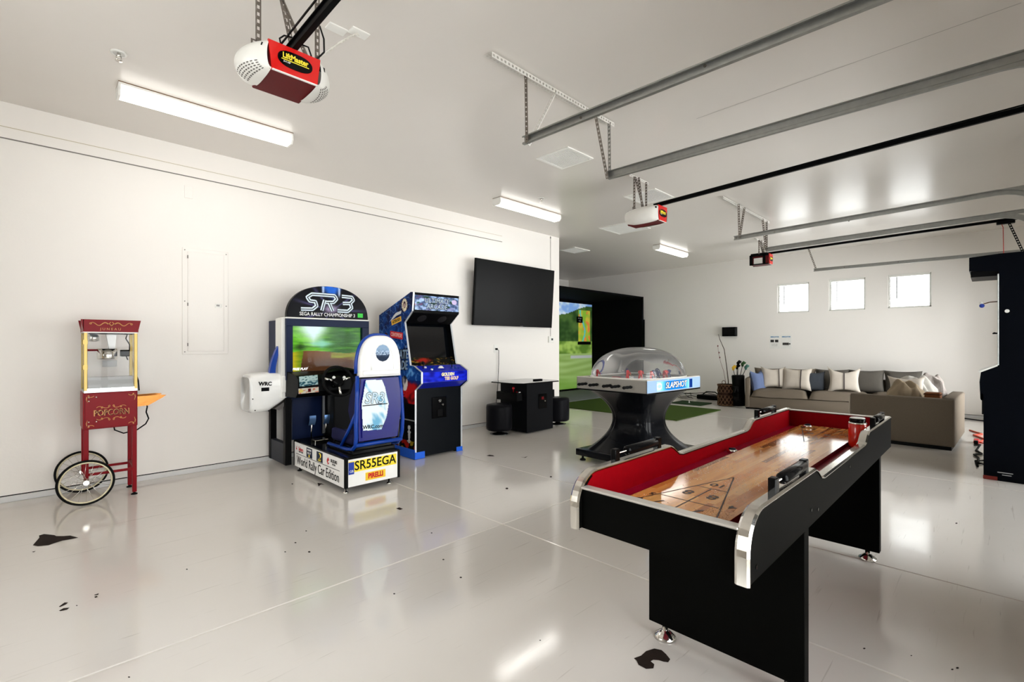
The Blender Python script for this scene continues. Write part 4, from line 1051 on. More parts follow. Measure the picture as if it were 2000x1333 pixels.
for (ya, yb_, nm, inner) in ((YR, YR + rw, 'right', 1), (YL - rw, YL, 'left', -1)):
    mb = MB(); mb.prism([(X0, ZB)] + tp + [(X1, ZB)], ya, yb_, 'y'); part('side_rail', mb, BLK, sb)
    # chrome cap following the top and wrapping down the near end
    mb = MB(); pp = [(X0, ZB - .002)] + tp; n = len(pp); vs = []
    for i, p in enumerate(pp):
        a = Vector(pp[max(0, i - 1)]); b = Vector(pp[min(n - 1, i + 1)]); d = (b - a).normalized(); nr = Vector((-d.y, d.x))
        c = Vector(p)
        for (dy, k) in ((ya - .004, .0), (ya - .004, .003), (ya + .003, .008), (yb_ - .003, .008), (yb_ + .004, .003), (yb_ + .004, .0)):
            vs.append((c.x + nr.x * k, dy, c.y + nr.y * k))
    fs = []
    for i in range(n - 1):
        for k in range(5): fs.append((i * 6 + k, i * 6 + k + 1, (i + 1) * 6 + k + 1, (i + 1) * 6 + k))
    fs += [(0, 1, 2, 3, 4, 5), tuple((n - 1) * 6 + k for k in range(6))]
    mb.add(vs, fs, False); part('chrome_trim', mb, CHROME, sb)
    # red felt inner face
    yi = yb_ + .002 if inner == 1 else ya - .002
    mb = MB(); P = [(X0 + .03, .64)] + [(p[0] + (.02 if i < 8 else 0), p[1] - .004) for i, p in enumerate(tp)] + [(X1 - .01, .64)]
    mb.prism(P, min(yi, yi - inner * .002), max(yi, yi - inner * .002), 'y'); part('felt_rail', mb, FELT, sb)
    for (x, z) in ((1.40, .64), (1.96, .66), (2.05, .64), (2.6, .7)):
        if inner == 1:
            mb = MB(); mb.cyl((x, ya, z), (x, ya - .002, z), .006, n=10); part('bolt_cap', mb, BLACKG, sb)
mb = MB(); mb.box((X0 + .018, YR + rw, ZB), (X0 + .045, YL - rw, .742)); part('end_panel', mb, BLK, sb)
mb = MB(); mb.box((X0 + .010, YR + rw, .742), (X0 + .050, YL - rw, .750), .003); part('end_trim', mb, pm('pale_aluminium', rgb(205, 200, 192), .35, .5), sb)
mb = MB(); mb.box((X1 - .045, YR + rw, ZB), (X1 - .02, YL - rw, ZT - .006)); part('end_panel', mb, BLK, sb)
mb = MB(); mb.box((X1 - .05, YR + rw, ZT - .006), (X1 - .008, YL - rw, ZT + .001), .003); part('end_trim', mb, MC['pale_aluminium'], sb)
mb = MB(); mb.box((X1 - .048, YR + rw, .64), (X1 - .045, YL - rw, ZT - .008)); part('felt_rail', mb, FELT, sb)
mb = MB(); mb.box((X0 + .04, YR + rw, .63), (X1 - .04, YL - rw, .677)); part('gutter', mb, GUT, sb, 'crimson carpeted gutter')
# butcher-block playing surface: separate staves
bY0, bY1, bX0, bX1, bZ = .582, .934, X0 + .05, X1 - .10, .700
mb = MB(); mb.box((bX0, bY0, .668), (bX1, bY1, bZ - .0015)); board = part('playing_board', mb, pm('board_edge', rgb(96, 12, 20), .4), sb)
woods = []
for k, c in enumerate([(206, 142, 76), (190, 118, 56), (214, 156, 92), (166, 98, 46), (198, 132, 70), (140, 80, 38)]):
    woods.append(pm('maple_stave_%d' % k, rgb(*c), .10, spec=.42, var=.25, vscale=5, stretch=(1.5, 26, 1)))
rs = random.Random(3); ns = 15; w_ = (bY1 - bY0) / ns
for i in range(ns):
    x = bX0; k0 = rs.random() * .3 + .12
    first = True
    while x < bX1 - 1e-4:
        L = k0 if first else rs.uniform(.28, .6); first = False
        x2 = min(bX1, x + L)
        if bX1 - x2 < .1: x2 = bX1
        mb = MB(); mb.box((x, bY0 + i * w_, bZ - .0015), (x2, bY0 + (i + 1) * w_, bZ + rs.uniform(0, .00006)))
        wi = rs.choice([0, 0, 1, 2, 2, 4, 1, 4, 3] if rs.random() < .93 else [3, 5])
        part('wood_stave', mb, woods[wi], board); x = x2
# markings
BI = pm('dark_brown_marking', rgb(50, 30, 24), .3)
def line(p, q, w=.0055):
    p = Vector((*p, bZ + .0004)); q = Vector((*q, bZ + .0004)); d = (q - p).normalized(); n_ = Vector((-d.y, d.x, 0)) * w / 2
    mb = MB(); mb.add([p - n_, q - n_, q + n_, p + n_], [(0, 1, 2, 3)]); part('marking_line', mb, BI, board)
for (xa_, sg) in ((bX0 + .07, 1), (bX1 - .07, -1)):
    xt = xa_ + sg * .58; yc = (bY0 + bY1) / 2
    line((xa_, bY0 + .02), (xt, yc)); line((xa_, bY1 - .02), (xt, yc)); line((xa_, bY0 + .02), (xa_, bY1 - .02))
    line((xa_ + sg * .16, bY0 + .07), (xa_ + sg * .16, bY1 - .07)); line((xa_ + sg * .36, yc - .06), (xa_ + sg * .36, yc + .06)); line((xa_, yc), (xa_ + sg * .36, yc))
    def num(s, x, y, z_=.075, rot=0):
        xd = Vector((0, sg, 0)); yd = Vector((-sg, 0, 0))
        text(s, z_, frame((x, y, bZ + .0006), xd, yd), BI, board, off=.0012, ext=.0001)
    num('10', xa_ + sg * .42, yc, .06); num('8', xa_ + sg * .26, yc - .045); num('8', xa_ + sg * .26, yc + .045)
    num('7', xa_ + sg * .08, yc - .07); num('7', xa_ + sg * .08, yc + .07); num('10 OFF', xa_ - sg * .03, yc, .038)
    num('5', xa_ + sg * .05, bY0 + .03, .04); num('4', xa_ + sg * .2, bY0 + .04, .05); num('5', xa_ + sg * .15, bY1 - .045, .04); num('6', xa_ + sg * .06, bY1 - .04, .05)
# scattered shuffleboard wax, uncountable grains
WAX = pm('wax_grains', rgb(170, 120, 70), .7); WAXW = pm('pale_wax_grains', rgb(228, 212, 188), .7)
for mat_, centers, nn in ((WAX, [(1.52, .63, .09, .035, 420), (1.47, .90, .06, .05, 260), (1.5, .93, .05, .02, 120), (3.55, .85, .12, .10, 520), (3.0, .93, .10, .03, 300), (3.6, .70, .08, .08, 260)], 0), (WAXW, [(2.1, .66, .25, .03, 260), (2.2, .88, .22, .03, 240), (2.6, .8, .4, .10, 240), (1.9, .73, .2, .02, 120)], 0)):
    mb = MB()
    for (cx, cy, sx, sy, n) in centers:
        for _ in range(n):
            x, y = rs.gauss(cx, sx), rs.gauss(cy, sy)
            if bX0 < x < bX1 and bY0 < y < bY1:
                r_ = rs.uniform(.0008, .0019); mb.add([(x - r_, y - r_, bZ), (x + r_, y - r_, bZ), (x, y + r_, bZ), (x, y, bZ + r_)], [(0, 1, 3), (1, 2, 3), (2, 0, 3)])
    o = part('wax_grains', mb, mat_, sb, 'scattered wax grains'); o['kind'] = 'stuff'
# legs
for (lx) in (1.885, 3.415):
    mb = MB(); mb.box((lx, .462, .055), (lx + .052, 1.056, ZB + .01), .002); lg = part('leg', mb, BLK, sb)
    for y in (.52, .99):
        mb = MB(); mb.lathe([(.045, 0), (.046, .006), (.043, .012), (.02, .03), (.012, .034), (.012, .06)], (lx + .02, y, 0), 24); part('levelling_foot', mb, CHROME, lg)
# scorers on the rails
def scorer(xa_, xb_, y, mirror=False):
    for k, x in enumerate((xa_, xb_)):
        mb = MB(); mb.box((x - .016, y - .012, ZT + .003), (x + .016, y + .012, ZT + .054), .003); 
        o = part('scorer_post', mb, BLACKG, sb)
        mb = MB(); mb.cyl((x, y, ZT + .052), (x, y, ZT + .053), .007, n=10); part('post_screw', mb, CHROME, o)
    mb = MB(); mb.cyl((xa_, y, ZT + .034), (xb_, y, ZT + .034), .003, n=8); part('scorer_rod', mb, CHROME, sb)
    L = (xb_ - xa_ - .03) * .8
    mb = MB(); x0 = xb_ - .014 - L; mb.tube([(x0 + L * t, y, ZT + .034) for t in (0, .04, .5, .96, 1)], [.013, .019, .019, .019, .013], 14); part('score_beads', mb, BLACKG, sb)
scorer(1.60, 1.93, YL - .016); scorer(1.60, 1.93, YR + .016); scorer(3.18, 3.50, YL - .016); scorer(3.30, 3.60, YR + .016)
# pucks and wax jar
def puck(x, y, z, lab, tip=0):
    t = thing('shuffleboard_puck', lab, 'puck', (x, y, z), 0, 'shuffleboard pucks')
    mb = MB(); mb.lathe([(.022, 0), (.026, .003), (.026, .014), (.022, .017), (0, .017)], (x, y, z), 22); part('steel_body', mb, CHROME, t)
    mb = MB(); mb.lathe([(.018, .017), (.017, .023), (.005, .025), (0, .024)], (x, y, z), 18); part('cap', mb, pm('dark_cap', rgb(30, 32, 44), .3), t)
puck(2.62, .98, .677, 'small chrome puck lying in the far-side gutter beside the wax grains')
puck(3.62, .87, bZ, 'chrome puck on the board near the far end panel')
jr = thing('wax_jar', 'red jar with a black lid standing in the shuffleboard gutter', 'jar', (3.25, .5375, .677))
jc = (3.25, .5375, .677)
mb = MB(); mb.lathe([(.040, 0), (.0435, .008), (.0435, .125), (.038, .135), (.036, .139)], jc, 28); part('jar_body', mb, pm('red_powder_jar', rgb(190, 26, 12), .2, coat=.5, var=.35, vscale=9), jr)
mb = MB(); mb.lathe([(.042, .131), (.0435, .135), (.040, .140), (.036, .140)], jc, 28); part('jar_shoulder', mb, CHROME, jr)
mb = MB(); mb.lathe([(.038, .140), (.038, .160), (.036, .162), (0, .162)], jc, 28); part('lid', mb, BLACKG, jr)
mb = MB(); mb.lathe([(.036, .1622), (.033, .166), (0, .166)], jc, 28); part('lid_disc', mb, WPLAS, jr)

# ================================================================== bubble hockey table
bh = thing('bubble_hockey_table', 'dome hockey table with a clear bubble on a black flared pedestal', 'hockey table', (4.13, 2.335, 0), math.radians(-2.5))
def H(mbx): return mbx
LX, LY, RT, RBt = 1.06, .865, .902, .778
GREYP = pm('grey_rink_body', rgb(150, 146, 140), .35); 
def hp(name, mb, mat, par=None, label=None): return part(name, mb, mat, par or bh, label, local=True)
mb = MB()
mb.box((0, 0, RBt), (LX, .012, RT), .002); mb.box((0, LY - .012, RBt), (LX, LY, RT), .002); mb.box((0, 0, RBt), (.012, LY, RT), .002); mb.box((LX - .012, 0, RBt), (LX, LY, RT), .002)
hp('rink_body', mb, GREYP)
mb = MB(); mb.box((.01, .01, RBt + .005), (LX - .01, LY - .01, RT - .03)); hp('rink_deck', mb, WHITEG)
mb = MB(); mb.box((.0, .0, RT - .002), (LX, .05, RT + .004)); mb.box((0, LY - .05, RT - .002), (LX, LY, RT + .004)); mb.box((0, .05, RT - .002), (.05, LY - .05, RT + .004)); mb.box((LX - .05, .05, RT - .002), (LX, LY - .05, RT + .004)); hp('top_rim', mb, pm('pale_rim', rgb(214, 208, 200), .3))
mb = MB(); mb.box((-.004, -.004, RBt - .012), (LX + .004, LY + .004, RBt)); hp('lower_trim', mb, BLACK)
# ice markings
for (x, w_, m_) in ((.53, .008, INKR), (.38, .012, INKB), (.68, .012, INKB)):
    mb = MB(); mb.box((x - w_, .06, RT - .03), (x + w_, LY - .06, RT - .0292)); hp('ice_line', mb, m_)
# logo end plate (faces -Y)
def f_logo(u, v):
    c = mixc((.62, .84, .95), (.04, .42, .78), sms(.5, .15, abs(u - .5)) ); 
    if abs(u - .94) < .05: c = (.03, .16, .42)
    if u < .12 and math.hypot((u - .06) * 4, v - .5) < .35 and math.hypot((u - .06) * 4, v - .5) > .2: c = (.85, .95, 1)
    return c
mb = MB(); mb.box((.002, -.004, RBt + .004), (LX, 0, RT - .004)); hp('end_plate', mb, pm('pale_blue_panel', rgb(150, 180, 215), .3, coat=.2))
ML = (Matrix.Translation(bh.location) @ Matrix.Rotation(math.radians(-2.5), 4, 'Z'))
picture('logo_panel', ML @ frame((.53, -.006, .838), FX, FY), .72, .092, 70, 18, f_logo, PICB, bh, 'blue logo panel')
text('SLAPSHOT', .085, ML @ frame((.54, -.0075, .838), FX, FY), INK, bh, off=.006, sx=1.05, shear=.15); text('SLAPSHOT', .085, ML @ frame((.54, -.009, .838), FX, FY), INKW, bh, off=.001, sx=1.05, shear=.15)
# rods and handles on both ends
for sgx, x0 in ((-1, 0), (1, LX)):
    for (y, l) in ((.715, .03), (.570, .03), (.40, .03), (.30, .03), (.16, .03)):
        mb = MB(); mb.cyl((x0 - sgx * .1, y, .835), (x0 + sgx * (l + .02), y, .835), .005, n=8); rd = hp('player_rod', mb, CHROME)
        mb = MB(); xs2 = [x0 + sgx * (l - .015 + 1.45 * t) for t in (0, .012, .03, .05, .068, .09, .1)]
        mb.tube([(x, y, .835) for x in xs2], [.010, .016, .013, .016, .013, .016, .009], 14); part('rod_handle', mb, RUBBER, rd, local=True)
# dome
ce = (LX / 2, LY / 2); pe = 2 / 3.6
def dome(u, v):
    a = 2 * PI * u; b = v * PI / 2
    c, s_ = math.cos(a), math.sin(a); r_ = math.cos(b) ** .86 if v < 1 else 0
    return (ce[0] + (LX / 2 - .03) * r_ * abs(c) ** pe * (1 if c > 0 else -1), ce[1] + (LY / 2 - .03) * r_ * abs(s_) ** pe * (1 if s_ > 0 else -1), RT + .004 + .318 * math.sin(b) ** 1.0)
mb = MB(); mb.surf(dome, 64, 22, True, True); hp('bubble_dome', mb, clearmat('dome_acrylic', (.97, .97, .97), 1.45, .03, .07, 1.0), None, 'clear bubble dome')
mb = MB(); mb.tube([(ce[0] + (LX / 2 - .028) * abs(math.cos(a)) ** pe * (1 if math.cos(a) > 0 else -1), ce[1] + (LY / 2 - .028) * abs(math.sin(a)) ** pe * (1 if math.sin(a) > 0 else -1), RT + .006) for a in [2 * PI * k / 64 for k in range(64)]], .006, 6, closed=True); hp('dome_flange', mb, WPLAS)
# players
def player(x, y, ang, mat):
    M = Matrix.Translation((x, y, RT - .028)) @ Matrix.Rotation(ang, 4, 'Z') @ Matrix.Scale(1.2, 4)
    T = lambda *p: tuple(M @ Vector(p))
    mb = MB(); mb.cyl(T(0, 0, 0), T(0, 0, .008), .016, .010, 10)
    mb.tube([T(-.010, .0, .006), T(-.012, 0, .03), T(-.007, 0, .05)], [.006, .007, .008], 8); mb.tube([T(.012, .004, .006), T(.012, .002, .03), T(.007, 0, .05)], [.006, .007, .008], 8)
    mb.tube([T(0, 0, .045), T(0, 0, .06), T(0, -.003, .08), T(0, -.003, .088)], [.011, .014, .016, .008], 10)
    mb.tube([T(-.015, 0, .080), T(-.022, -.012, .062), T(-.012, -.026, .052)], [.006, .005, .004], 7); mb.tube([T(.015, 0, .080), T(.02, -.014, .062), T(.0, -.028, .046)], [.006, .005, .004], 7)
    p = hp('hockey_player', mb, mat)
    mb = MB(); mb.lathe([(0, .086), (.007, .089), (.009, .096), (.006, .103), (0, .105)], T(0, -.003, 0), 10); mb2 = MB(); mb2.tube([T(-.02, -.022, .058), T(.012, -.034, .02), T(.02, -.045, .004), T(.03, -.05, .003)], .0022, 5)
    part('helmet', mb, mat, p, local=True); part('hockey_stick', mb2, pm('wood_stick', rgb(190, 150, 100), .5), p, local=True)
RP_ = pm('red_figure', rgb(206, 20, 28), .35); BP_ = pm('dark_blue_figure', rgb(24, 34, 86), .35)
for (x, y, a, m_) in ((.17, .72, .3, RP_), (.30, .42, 1.2, RP_), (.36, .30, 2.0, RP_), (.30, .14, .2, RP_), (.52, .12, .8, RP_), (.62, .16, 2.2, RP_), (.40, .12, 1.8, BP_), (.50, .24, .5, BP_), (.66, .30, 1.0, BP_), (.76, .20, 2.6, BP_), (.9, .43, 1.5, BP_), (.55, .6, .2, BP_)): player(x, y, a, m_)
for x in (.12, .94):
    mb = MB(); s_ = 1 if x < .5 else -1
    mb.tube([(x, LY / 2 - .05, RT - .028), (x, LY / 2 - .05, RT + .012), (x, LY / 2 + .05, RT + .012), (x, LY / 2 + .05, RT - .028)], .003, 6); g_ = hp('goal', mb, RP_)
mb = MB(); mb.tube([(.93 - .1 * math.sin(PI * k / 16), .16 + .54 * k / 16, RT - .012) for k in range(17)], .004, 5); mb.tube([(.13 + .1 * math.sin(PI * k / 16), .16 + .54 * k / 16, RT - .012) for k in range(17)], .004, 5); hp('rink_barrier', mb, WHITEG)
# flared pedestal
PEDM = pm('black_moulded_pedestal', rgb(15, 16, 19), .2, coat=.3)
def ped(u, v):
    t = v; w = 1 - 4 * t * (1 - t); w = abs(2 * t - 1) ** 2.0
    x0 = .30 - w * (.30 - .01); x1 = LX - .30 + w * .29
    y0 = .20 - w * (.20 - .02); y1 = LY - .20 + w * .18
    a = 2 * PI * u; c, s_ = math.cos(a), math.sin(a)
    p = .42
    X = abs(c) ** p * (1 if c > 0 else -1); Y = abs(s_) ** p * (1 if s_ > 0 else -1)
    fl = 1 - (.020 if (int(u * 48 + .5) % 6) == 3 else 0) * (1 - w)
    return ((x0 + x1) / 2 + (x1 - x0) / 2 * X * fl, (y0 + y1) / 2 + (y1 - y0) / 2 * Y * fl, .12 + (RBt - .125) * t)
mb = MB(); mb.surf(ped, 96, 30, True, True); hp('pedestal', mb, PEDM)
mb = MB(); mb.box((-.02, .0, .055), (LX + .02, LY, .125), .008, seg=2); hp('base', mb, PEDM)
for x in (.03, LX - .03):
    for y in (.06, LY - .06):
        mb = MB(); mb.lathe([(.032, 0), (.032, .012), (.02, .02), (.012, .022), (.012, .06)], (x, y, 0), 16); hp('levelling_foot', mb, RUBBER)

# ================================================================== cocktail cabinet and stools
ck = thing('cocktail_arcade_table', 'low black cocktail arcade table with a glossy top', 'arcade table', (5.14, 4.87, 0))
mb = MB(); mb.box((4.86, 4.60, .015), (5.42, 5.14, .70), .004); part('cabinet_body', mb, pm('charcoal_laminate', rgb(18, 19, 22), .4), ck)
mb = MB(); mb.prism([(4.665, 4.66), (4.75, 4.55), (5.49, 4.55), (5.56, 4.64), (5.56, 5.13), (5.47, 5.21), (4.78, 5.21), (4.665, 5.12)], .702, .716, 'z'); part('table_top', mb, pm('black_glass_top', rgb(12, 13, 14), .05, spec=.7), ck)
mb = MB()
P8 = [(4.665, 4.66), (4.75, 4.55), (5.49, 4.55), (5.56, 4.64), (5.56, 5.13), (5.47, 5.21), (4.78, 5.21), (4.665, 5.12)]
mb.tube([(p[0], p[1], .706) for p in P8], .006, 6, closed=True); part('top_edging', mb, RUBBER, ck)
for (xa_, xb_) in ((4.72, 4.865), (5.415, 5.53)):
    mb = MB(); mb.box((xa_, 4.66, .46), (xb_, 5.08, .575), .006); cpn = part('control_shelf', mb, BLACK, ck)
    xm = (xa_ + xb_) / 2
    mb = MB(); mb.cyl((xm, 4.80, .575), (xm, 4.80, .62), .006, n=8); mb.lathe([(0, .612), (.016, .618), (.02, .632), (.014, .648), (0, .652)], (xm, 4.80, 0), 14); part('joystick', mb, pm('red_knob', rgb(200, 20, 30), .25, coat=.4), cpn, 'red ball joystick')
    for y in (4.68, 4.73): 
        mb = MB(); mb.cyl((xm, y, .575), (xm, y, .588), .013, n=12); part('push_button', mb, WHITEG if y < 4.7 else MC['red_knob'], cpn)
mb = MB(); mb.box((5.10, 4.588, .33), (5.27, 4.60, .54), .003); cdd = part('coin_door', mb, BLACKG, ck)
mb = MB(); mb.box((5.15, 4.584, .46), (5.20, 4.589, .50)); part('coin_slot', mb, pm('dark_red_lit_plastic', rgb(110, 14, 20), .3), cdd)
mb = MB(); mb.cyl((5.225, 4.58, .435), (5.225, 4.588, .435), .009, n=12); part('lock', mb, CHROME, cdd)
rmt = thing('remote_control', 'black remote lying on the cocktail arcade table', 'remote', (5.33, 4.83, .716))
mb = MB(); mb.box((5.24, 4.80, .717), (5.42, 4.845, .733), .005); r1 = part('remote_body', mb, BLACK, rmt)
mb = MB()
for k in range(6):
    for j in (0, 1): mb.box((5.26 + k * .024, 4.808 + j * .016, .733), (5.272 + k * .024, 4.818 + j * .016, .7345))
part('keys', mb, pm('grey_keys', rgb(70, 72, 76), .5), rmt)
def stool(x, y, lab):
    t = thing('round_stool', lab, 'stool', (x, y, 0), 0, 'round black upholstered stools')
    r_ = .178
    mb = MB(); mb.lathe([(r_ - .02, .055), (r_, .07), (r_ + .004, .10), (r_ + .004, .37), (r_, .395), (r_ - .02, .415), (r_ - .06, .424), (0, .426)], (x, y, 0), 40); part('upholstered_drum', mb, pm('black_vinyl', rgb(20, 20, 24), .38, bump=.1, bscale=120), t)
    mb = MB(); mb.torus((x, y, .405), r_ - .006, .005, 'z', 40, 6); part('piping', mb, MC['black_vinyl'], t)
    mb = MB(); mb.lathe([(.13, .001), (.13, .008), (.04, .022), (.035, .056)], (x, y, 0), 30); part('base_plate', mb, pm('dark_chrome', rgb(120, 122, 126), .2, 1.0), t)
    return t
stool(4.60, 4.89, 'round black stool left of the cocktail arcade table'); stool(5.83, 4.85, 'round black stool right of the cocktail arcade table')
# ================================================================== wall television and wall fittings
tv = thing('television', 'large black flat television on the left wall', 'television', (5.4, 5.42, 2.0))
A = [pxY(930, 504, 5.28), pxY(1083, 529, 5.28), pxY(1077.5, 641, 5.375), pxY(924, 635, 5.375)]
zt_ = (A[0].z + A[1].z) / 2; zb_2 = (A[2].z + A[3].z) / 2
A[0].z = A[1].z = zt_; A[2].z = A[3].z = zb_2
def slab(P, t, inset=0):
    c = sum(P, Vector()) / 4; Q = [p + (c - p).normalized() * inset for p in P]
    n_ = (P[1] - P[0]).cross(P[3] - P[0]).normalized()
    if n_.y < 0: n_ = -n_
    return Q, n_
Q, n_ = slab(A, .03)
mb = MB(); vs = [p for p in Q] + [p + n_ * .035 for p in Q]; mb.add(vs, [(0, 3, 2, 1), (4, 5, 6, 7), (0, 1, 5, 4), (1, 2, 6, 5), (2, 3, 7, 6), (3, 0, 4, 7)]); part('tv_case', mb, BLACK, tv)
Q2, _ = slab(A, 0, .016); Q2 = [p - n_ * .002 for p in Q2]; mb = MB(); mb.add(Q2, [(0, 3, 2, 1)]); part('tv_screen', mb, pm('tv_panel', rgb(5, 5, 6), .3, spec=.1), tv)
mb = MB(); mb.box((4.95, 5.40, 1.75), (5.85, YW, 2.3), .004); mb.box((5.1, 5.36, 1.9), (5.7, 5.42, 2.15)); part('wall_mount', mb, BLACK, tv)
bm_ = (A[2] + A[3]) / 2 - n_ * .003 + Vector((0, 0, .008)); mb = MB(); mb.box((bm_.x + .1, bm_.y - .001, bm_.z - .004), (bm_.x + .17, bm_.y, bm_.z + .004)); part('logo_mark', mb, pm('grey_mark', rgb(120, 120, 120), .4), tv)
ep = thing('breaker_panel', 'white flush electrical panel door on the left wall', 'electrical panel', (1.19, YW, 1.16))
mb = MB(); mb.box((.992, YW - .010, 1.155), (1.384, YW, 2.19), .003); part('panel_frame', mb, WALL, ep)
mb = MB(); mb.box((1.035, YW - .018, 1.185), (1.345, YW - .008, 2.155), .003); dr = part('panel_door', mb, WALL, ep)
mb = MB(); mb.box((1.045, YW - .0195, 1.20), (1.335, YW - .018, 2.14), .001); part('door_face', mb, WALL, dr)
mb = MB(); mb.box((1.265, YW - .024, 1.62), (1.325, YW - .018, 1.66), .002); part('latch', mb, WPAINT, dr)
mb = MB(); mb.box((1.278, YW - .026, 1.633), (1.286, YW - .023, 1.65)); mb.box((1.292, YW - .026, 1.633), (1.300, YW - .023, 1.65)); part('latch_label', mb, pm('grey_print', rgb(90, 90, 90), .5), dr)
for (x, z) in ((1.012, 2.165), (1.365, 2.165), (1.012, 1.67), (1.365, 1.64), (1.012, 1.18)):
    mb = MB(); mb.cyl((x, YW - .013, z), (x, YW - .009, z), .005, n=8); part('screw', mb, pm('grey_screw', rgb(110, 108, 104), .4, .6), ep)
for z in (2.10, 1.64, 1.25):
    mb = MB(); mb.cyl((1.035, YW - .02, z - .015), (1.035, YW - .02, z + .015), .004, n=8); part('hinge', mb, MC['grey_screw'], ep)
bp_ = thing('blank_cover_plate', 'small white blank plate above the electrical panel', 'cover plate', (1.04, YW, 2.73))
mb = MB(); mb.box((1.01, YW - .006, 2.67), (1.08, YW, 2.79), .002); part('cover', mb, WALL, bp_)
tm = thing('thermostat', 'small white thermostat at the end of the left wall', 'thermostat', (6.42, YW, 1.3))
mb = MB(); mb.box((6.355, YW - .022, 1.285), (6.49, YW, 1.395), .004); part('case', mb, WPLAS, tm)
mb = MB(); mb.box((6.42, YW - .0235, 1.325), (6.465, YW - .022, 1.36)); part('display', mb, pm('dark_lcd', rgb(50, 60, 62), .3), tm)
cd_ = thing('thin_cable', 'thin wire running down the wall to the thermostat', 'cable', (6.42, YW, 2.2))
mb = MB(); mb.tube([(6.42, YW - .004, 3.16), (6.42, YW - .004, 2.3), (6.415, YW - .004, 1.9), (6.42, YW - .004, 1.39)], .0035, 6); part('wire', mb, pm('grey_wire', rgb(150, 148, 144), .5), cd_)
mb = MB(); mb.box((6.408, YW - .01, 3.12), (6.43, YW, 3.15), .002); part('clip', mb, MC['grey_wire'], cd_)
ou = thing('wall_outlet', 'white wall outlet with a black plug, above the left stool', 'outlet', (5.1, YW, 1.19))
mb = MB(); mb.box((5.065, YW - .006, 1.13), (5.14, YW, 1.25), .002); part('cover_plate', mb, WPLAS, ou)
mb = MB(); mb.box((5.09, YW - .035, 1.165), (5.125, YW - .006, 1.195), .004); part('plug', mb, CORDB, ou)
cc = thing('power_cable', 'dark power cable hanging from the wall outlet behind the stool', 'cable', (5.1, YW - .02, .8))
mb = MB(); mb.tube([(5.11, YW - .03, 1.178), (5.14, YW - .035, 1.16), (5.145, YW - .03, .95), (5.13, YW - .03, .7), (5.10, YW - .03, .4), (5.05, YW - .04, .2), (4.98, YW - .06, .012), (4.93, YW - .16, .008)], .0045, 6); part('wire', mb, CORDB, cc)

# ================================================================== perforated steel and door hardware
def ladder(mb, p0, p1, wdir, w, pitch=.032, hole=.45):
    p0, p1, wd = Vector(p0), Vector(p1), Vector(wdir).normalized(); d = p1 - p0; L = d.length; d.normalize()
    n = max(2, int(L / pitch)); pl = L / n; a = w * (1 - hole) / 2
    for i in range(n):
        b = p0 + d * (i * pl); hx0, hx1 = pl * .26, pl * .74
        pts = [(0, 0), (pl, 0), (pl, w), (0, w), (hx0, a), (hx1, a), (hx1, w - a), (hx0, w - a)]
        mb.add([b + d * x + wd * y for x, y in pts], [(0, 1, 5, 4), (1, 2, 6, 5), (2, 3, 7, 6), (3, 0, 4, 7)])
def angle_iron(mb, p0, p1, w1, w2, w=.03, pitch=.032):
    ladder(mb, p0, p1, w1, w, pitch); ladder(mb, p0, p1, w2, w, pitch)
WANG = pm('white_perforated_steel', rgb(226, 224, 218), .4, .1)
ZS = ZC - .012
def door_track(X, y0, z0, z1, lab, side, par=None):
    """side=+1: channel opens towards +X"""
    t = thing('garage_door_track', lab, 'door track', (X, y0, z0), group='horizontal garage door tracks')
    ye = -.02; Rr = .40
    path = [(y0, z0)] + [(y0 + (ye - y0) * k / 8, z0 + (z1 - z0) * k / 8) for k in range(1, 9)]
    yc, zc_ = ye, z1 - Rr
    for k in range(1, 10):
        a = PI / 2 * k / 9; path.append((yc - Rr * math.sin(a), zc_ + Rr * math.cos(a)))
    path.append((yc - Rr, 2.0)); path.append((yc - Rr, .05))
    s = side; h = .028
    prof = [(0, -h), (0, h), (s * .028, h), (s * .028, h - .009), (s * .025, h - .009), (s * .025, h - .003), (s * .003, h - .003), (s * .003, -h + .003), (s * .022, -h + .003), (s * .022, -h + .012), (s * .025, -h + .012), (s * .025, -h)]
    vs = []; n = len(path); m = len(prof)
    for i, p in enumerate(path):
        a = Vector(path[max(0, i - 1)]); b = Vector(path[min(n - 1, i + 1)]); d = (b - a).normalized(); nr = Vector((d.y, -d.x))
        for (px, pn) in prof: vs.append((X + px, p[0] + nr.x * pn, p[1] + nr.y * pn))
    fs = []
    for i in range(n - 1):
        for k in range(m): fs.append((i * m + k, i * m + (k + 1) % m, (i + 1) * m + (k + 1) % m, (i + 1) * m + k))
    fs += [tuple(range(m)), tuple((n - 1) * m + k for k in range(m))]
    mb = MB(); mb.add(vs, fs); part('track_channel', mb, STEEL, t)
    # stiffening angle on the outer side
    mb = MB(); mb.prism([(X - s * .002, z0 + h), (X - s * .030, z0 + h), (X - s * .030, z0 + h - .003), (X - s * .002, z0 + h - .003)], y0 - .0, y0 - .001, 'y')
    vs = []
    for (y, z) in ((y0, z0), (-.45, z1 + (z1 - z0) * .18)):
        for (dx, dz) in ((0, h + .001), (-s * .028, h + .001), (-s * .028, h + .004), (-s * .003, h + .004), (-s * .003, -.01), (0, -.01)): vs.append((X + dx - s * .0005, y, z + dz))
    mb = MB(); mb.add(vs, [(k, (k + 1) % 6, 6 + (k + 1) % 6, 6 + k) for k in range(6)] + [(0, 1, 2, 3, 4, 5), (6, 7, 8, 9, 10, 11)]); part('stiffening_angle', mb, STEEL, t)
    for y in (y0 - .03, y0 - .5, y0 - 1.3):
        mb = MB(); mb.cyl((X + s * .004, y, z0), (X + s * .008, y, z0), .008, n=8); part('bolt', mb, DSTEEL, t)
    return t
door_track(2.47, 2.36, 2.700, 2.675, 'near galvanised door track rising out of the top of the photo', -1)
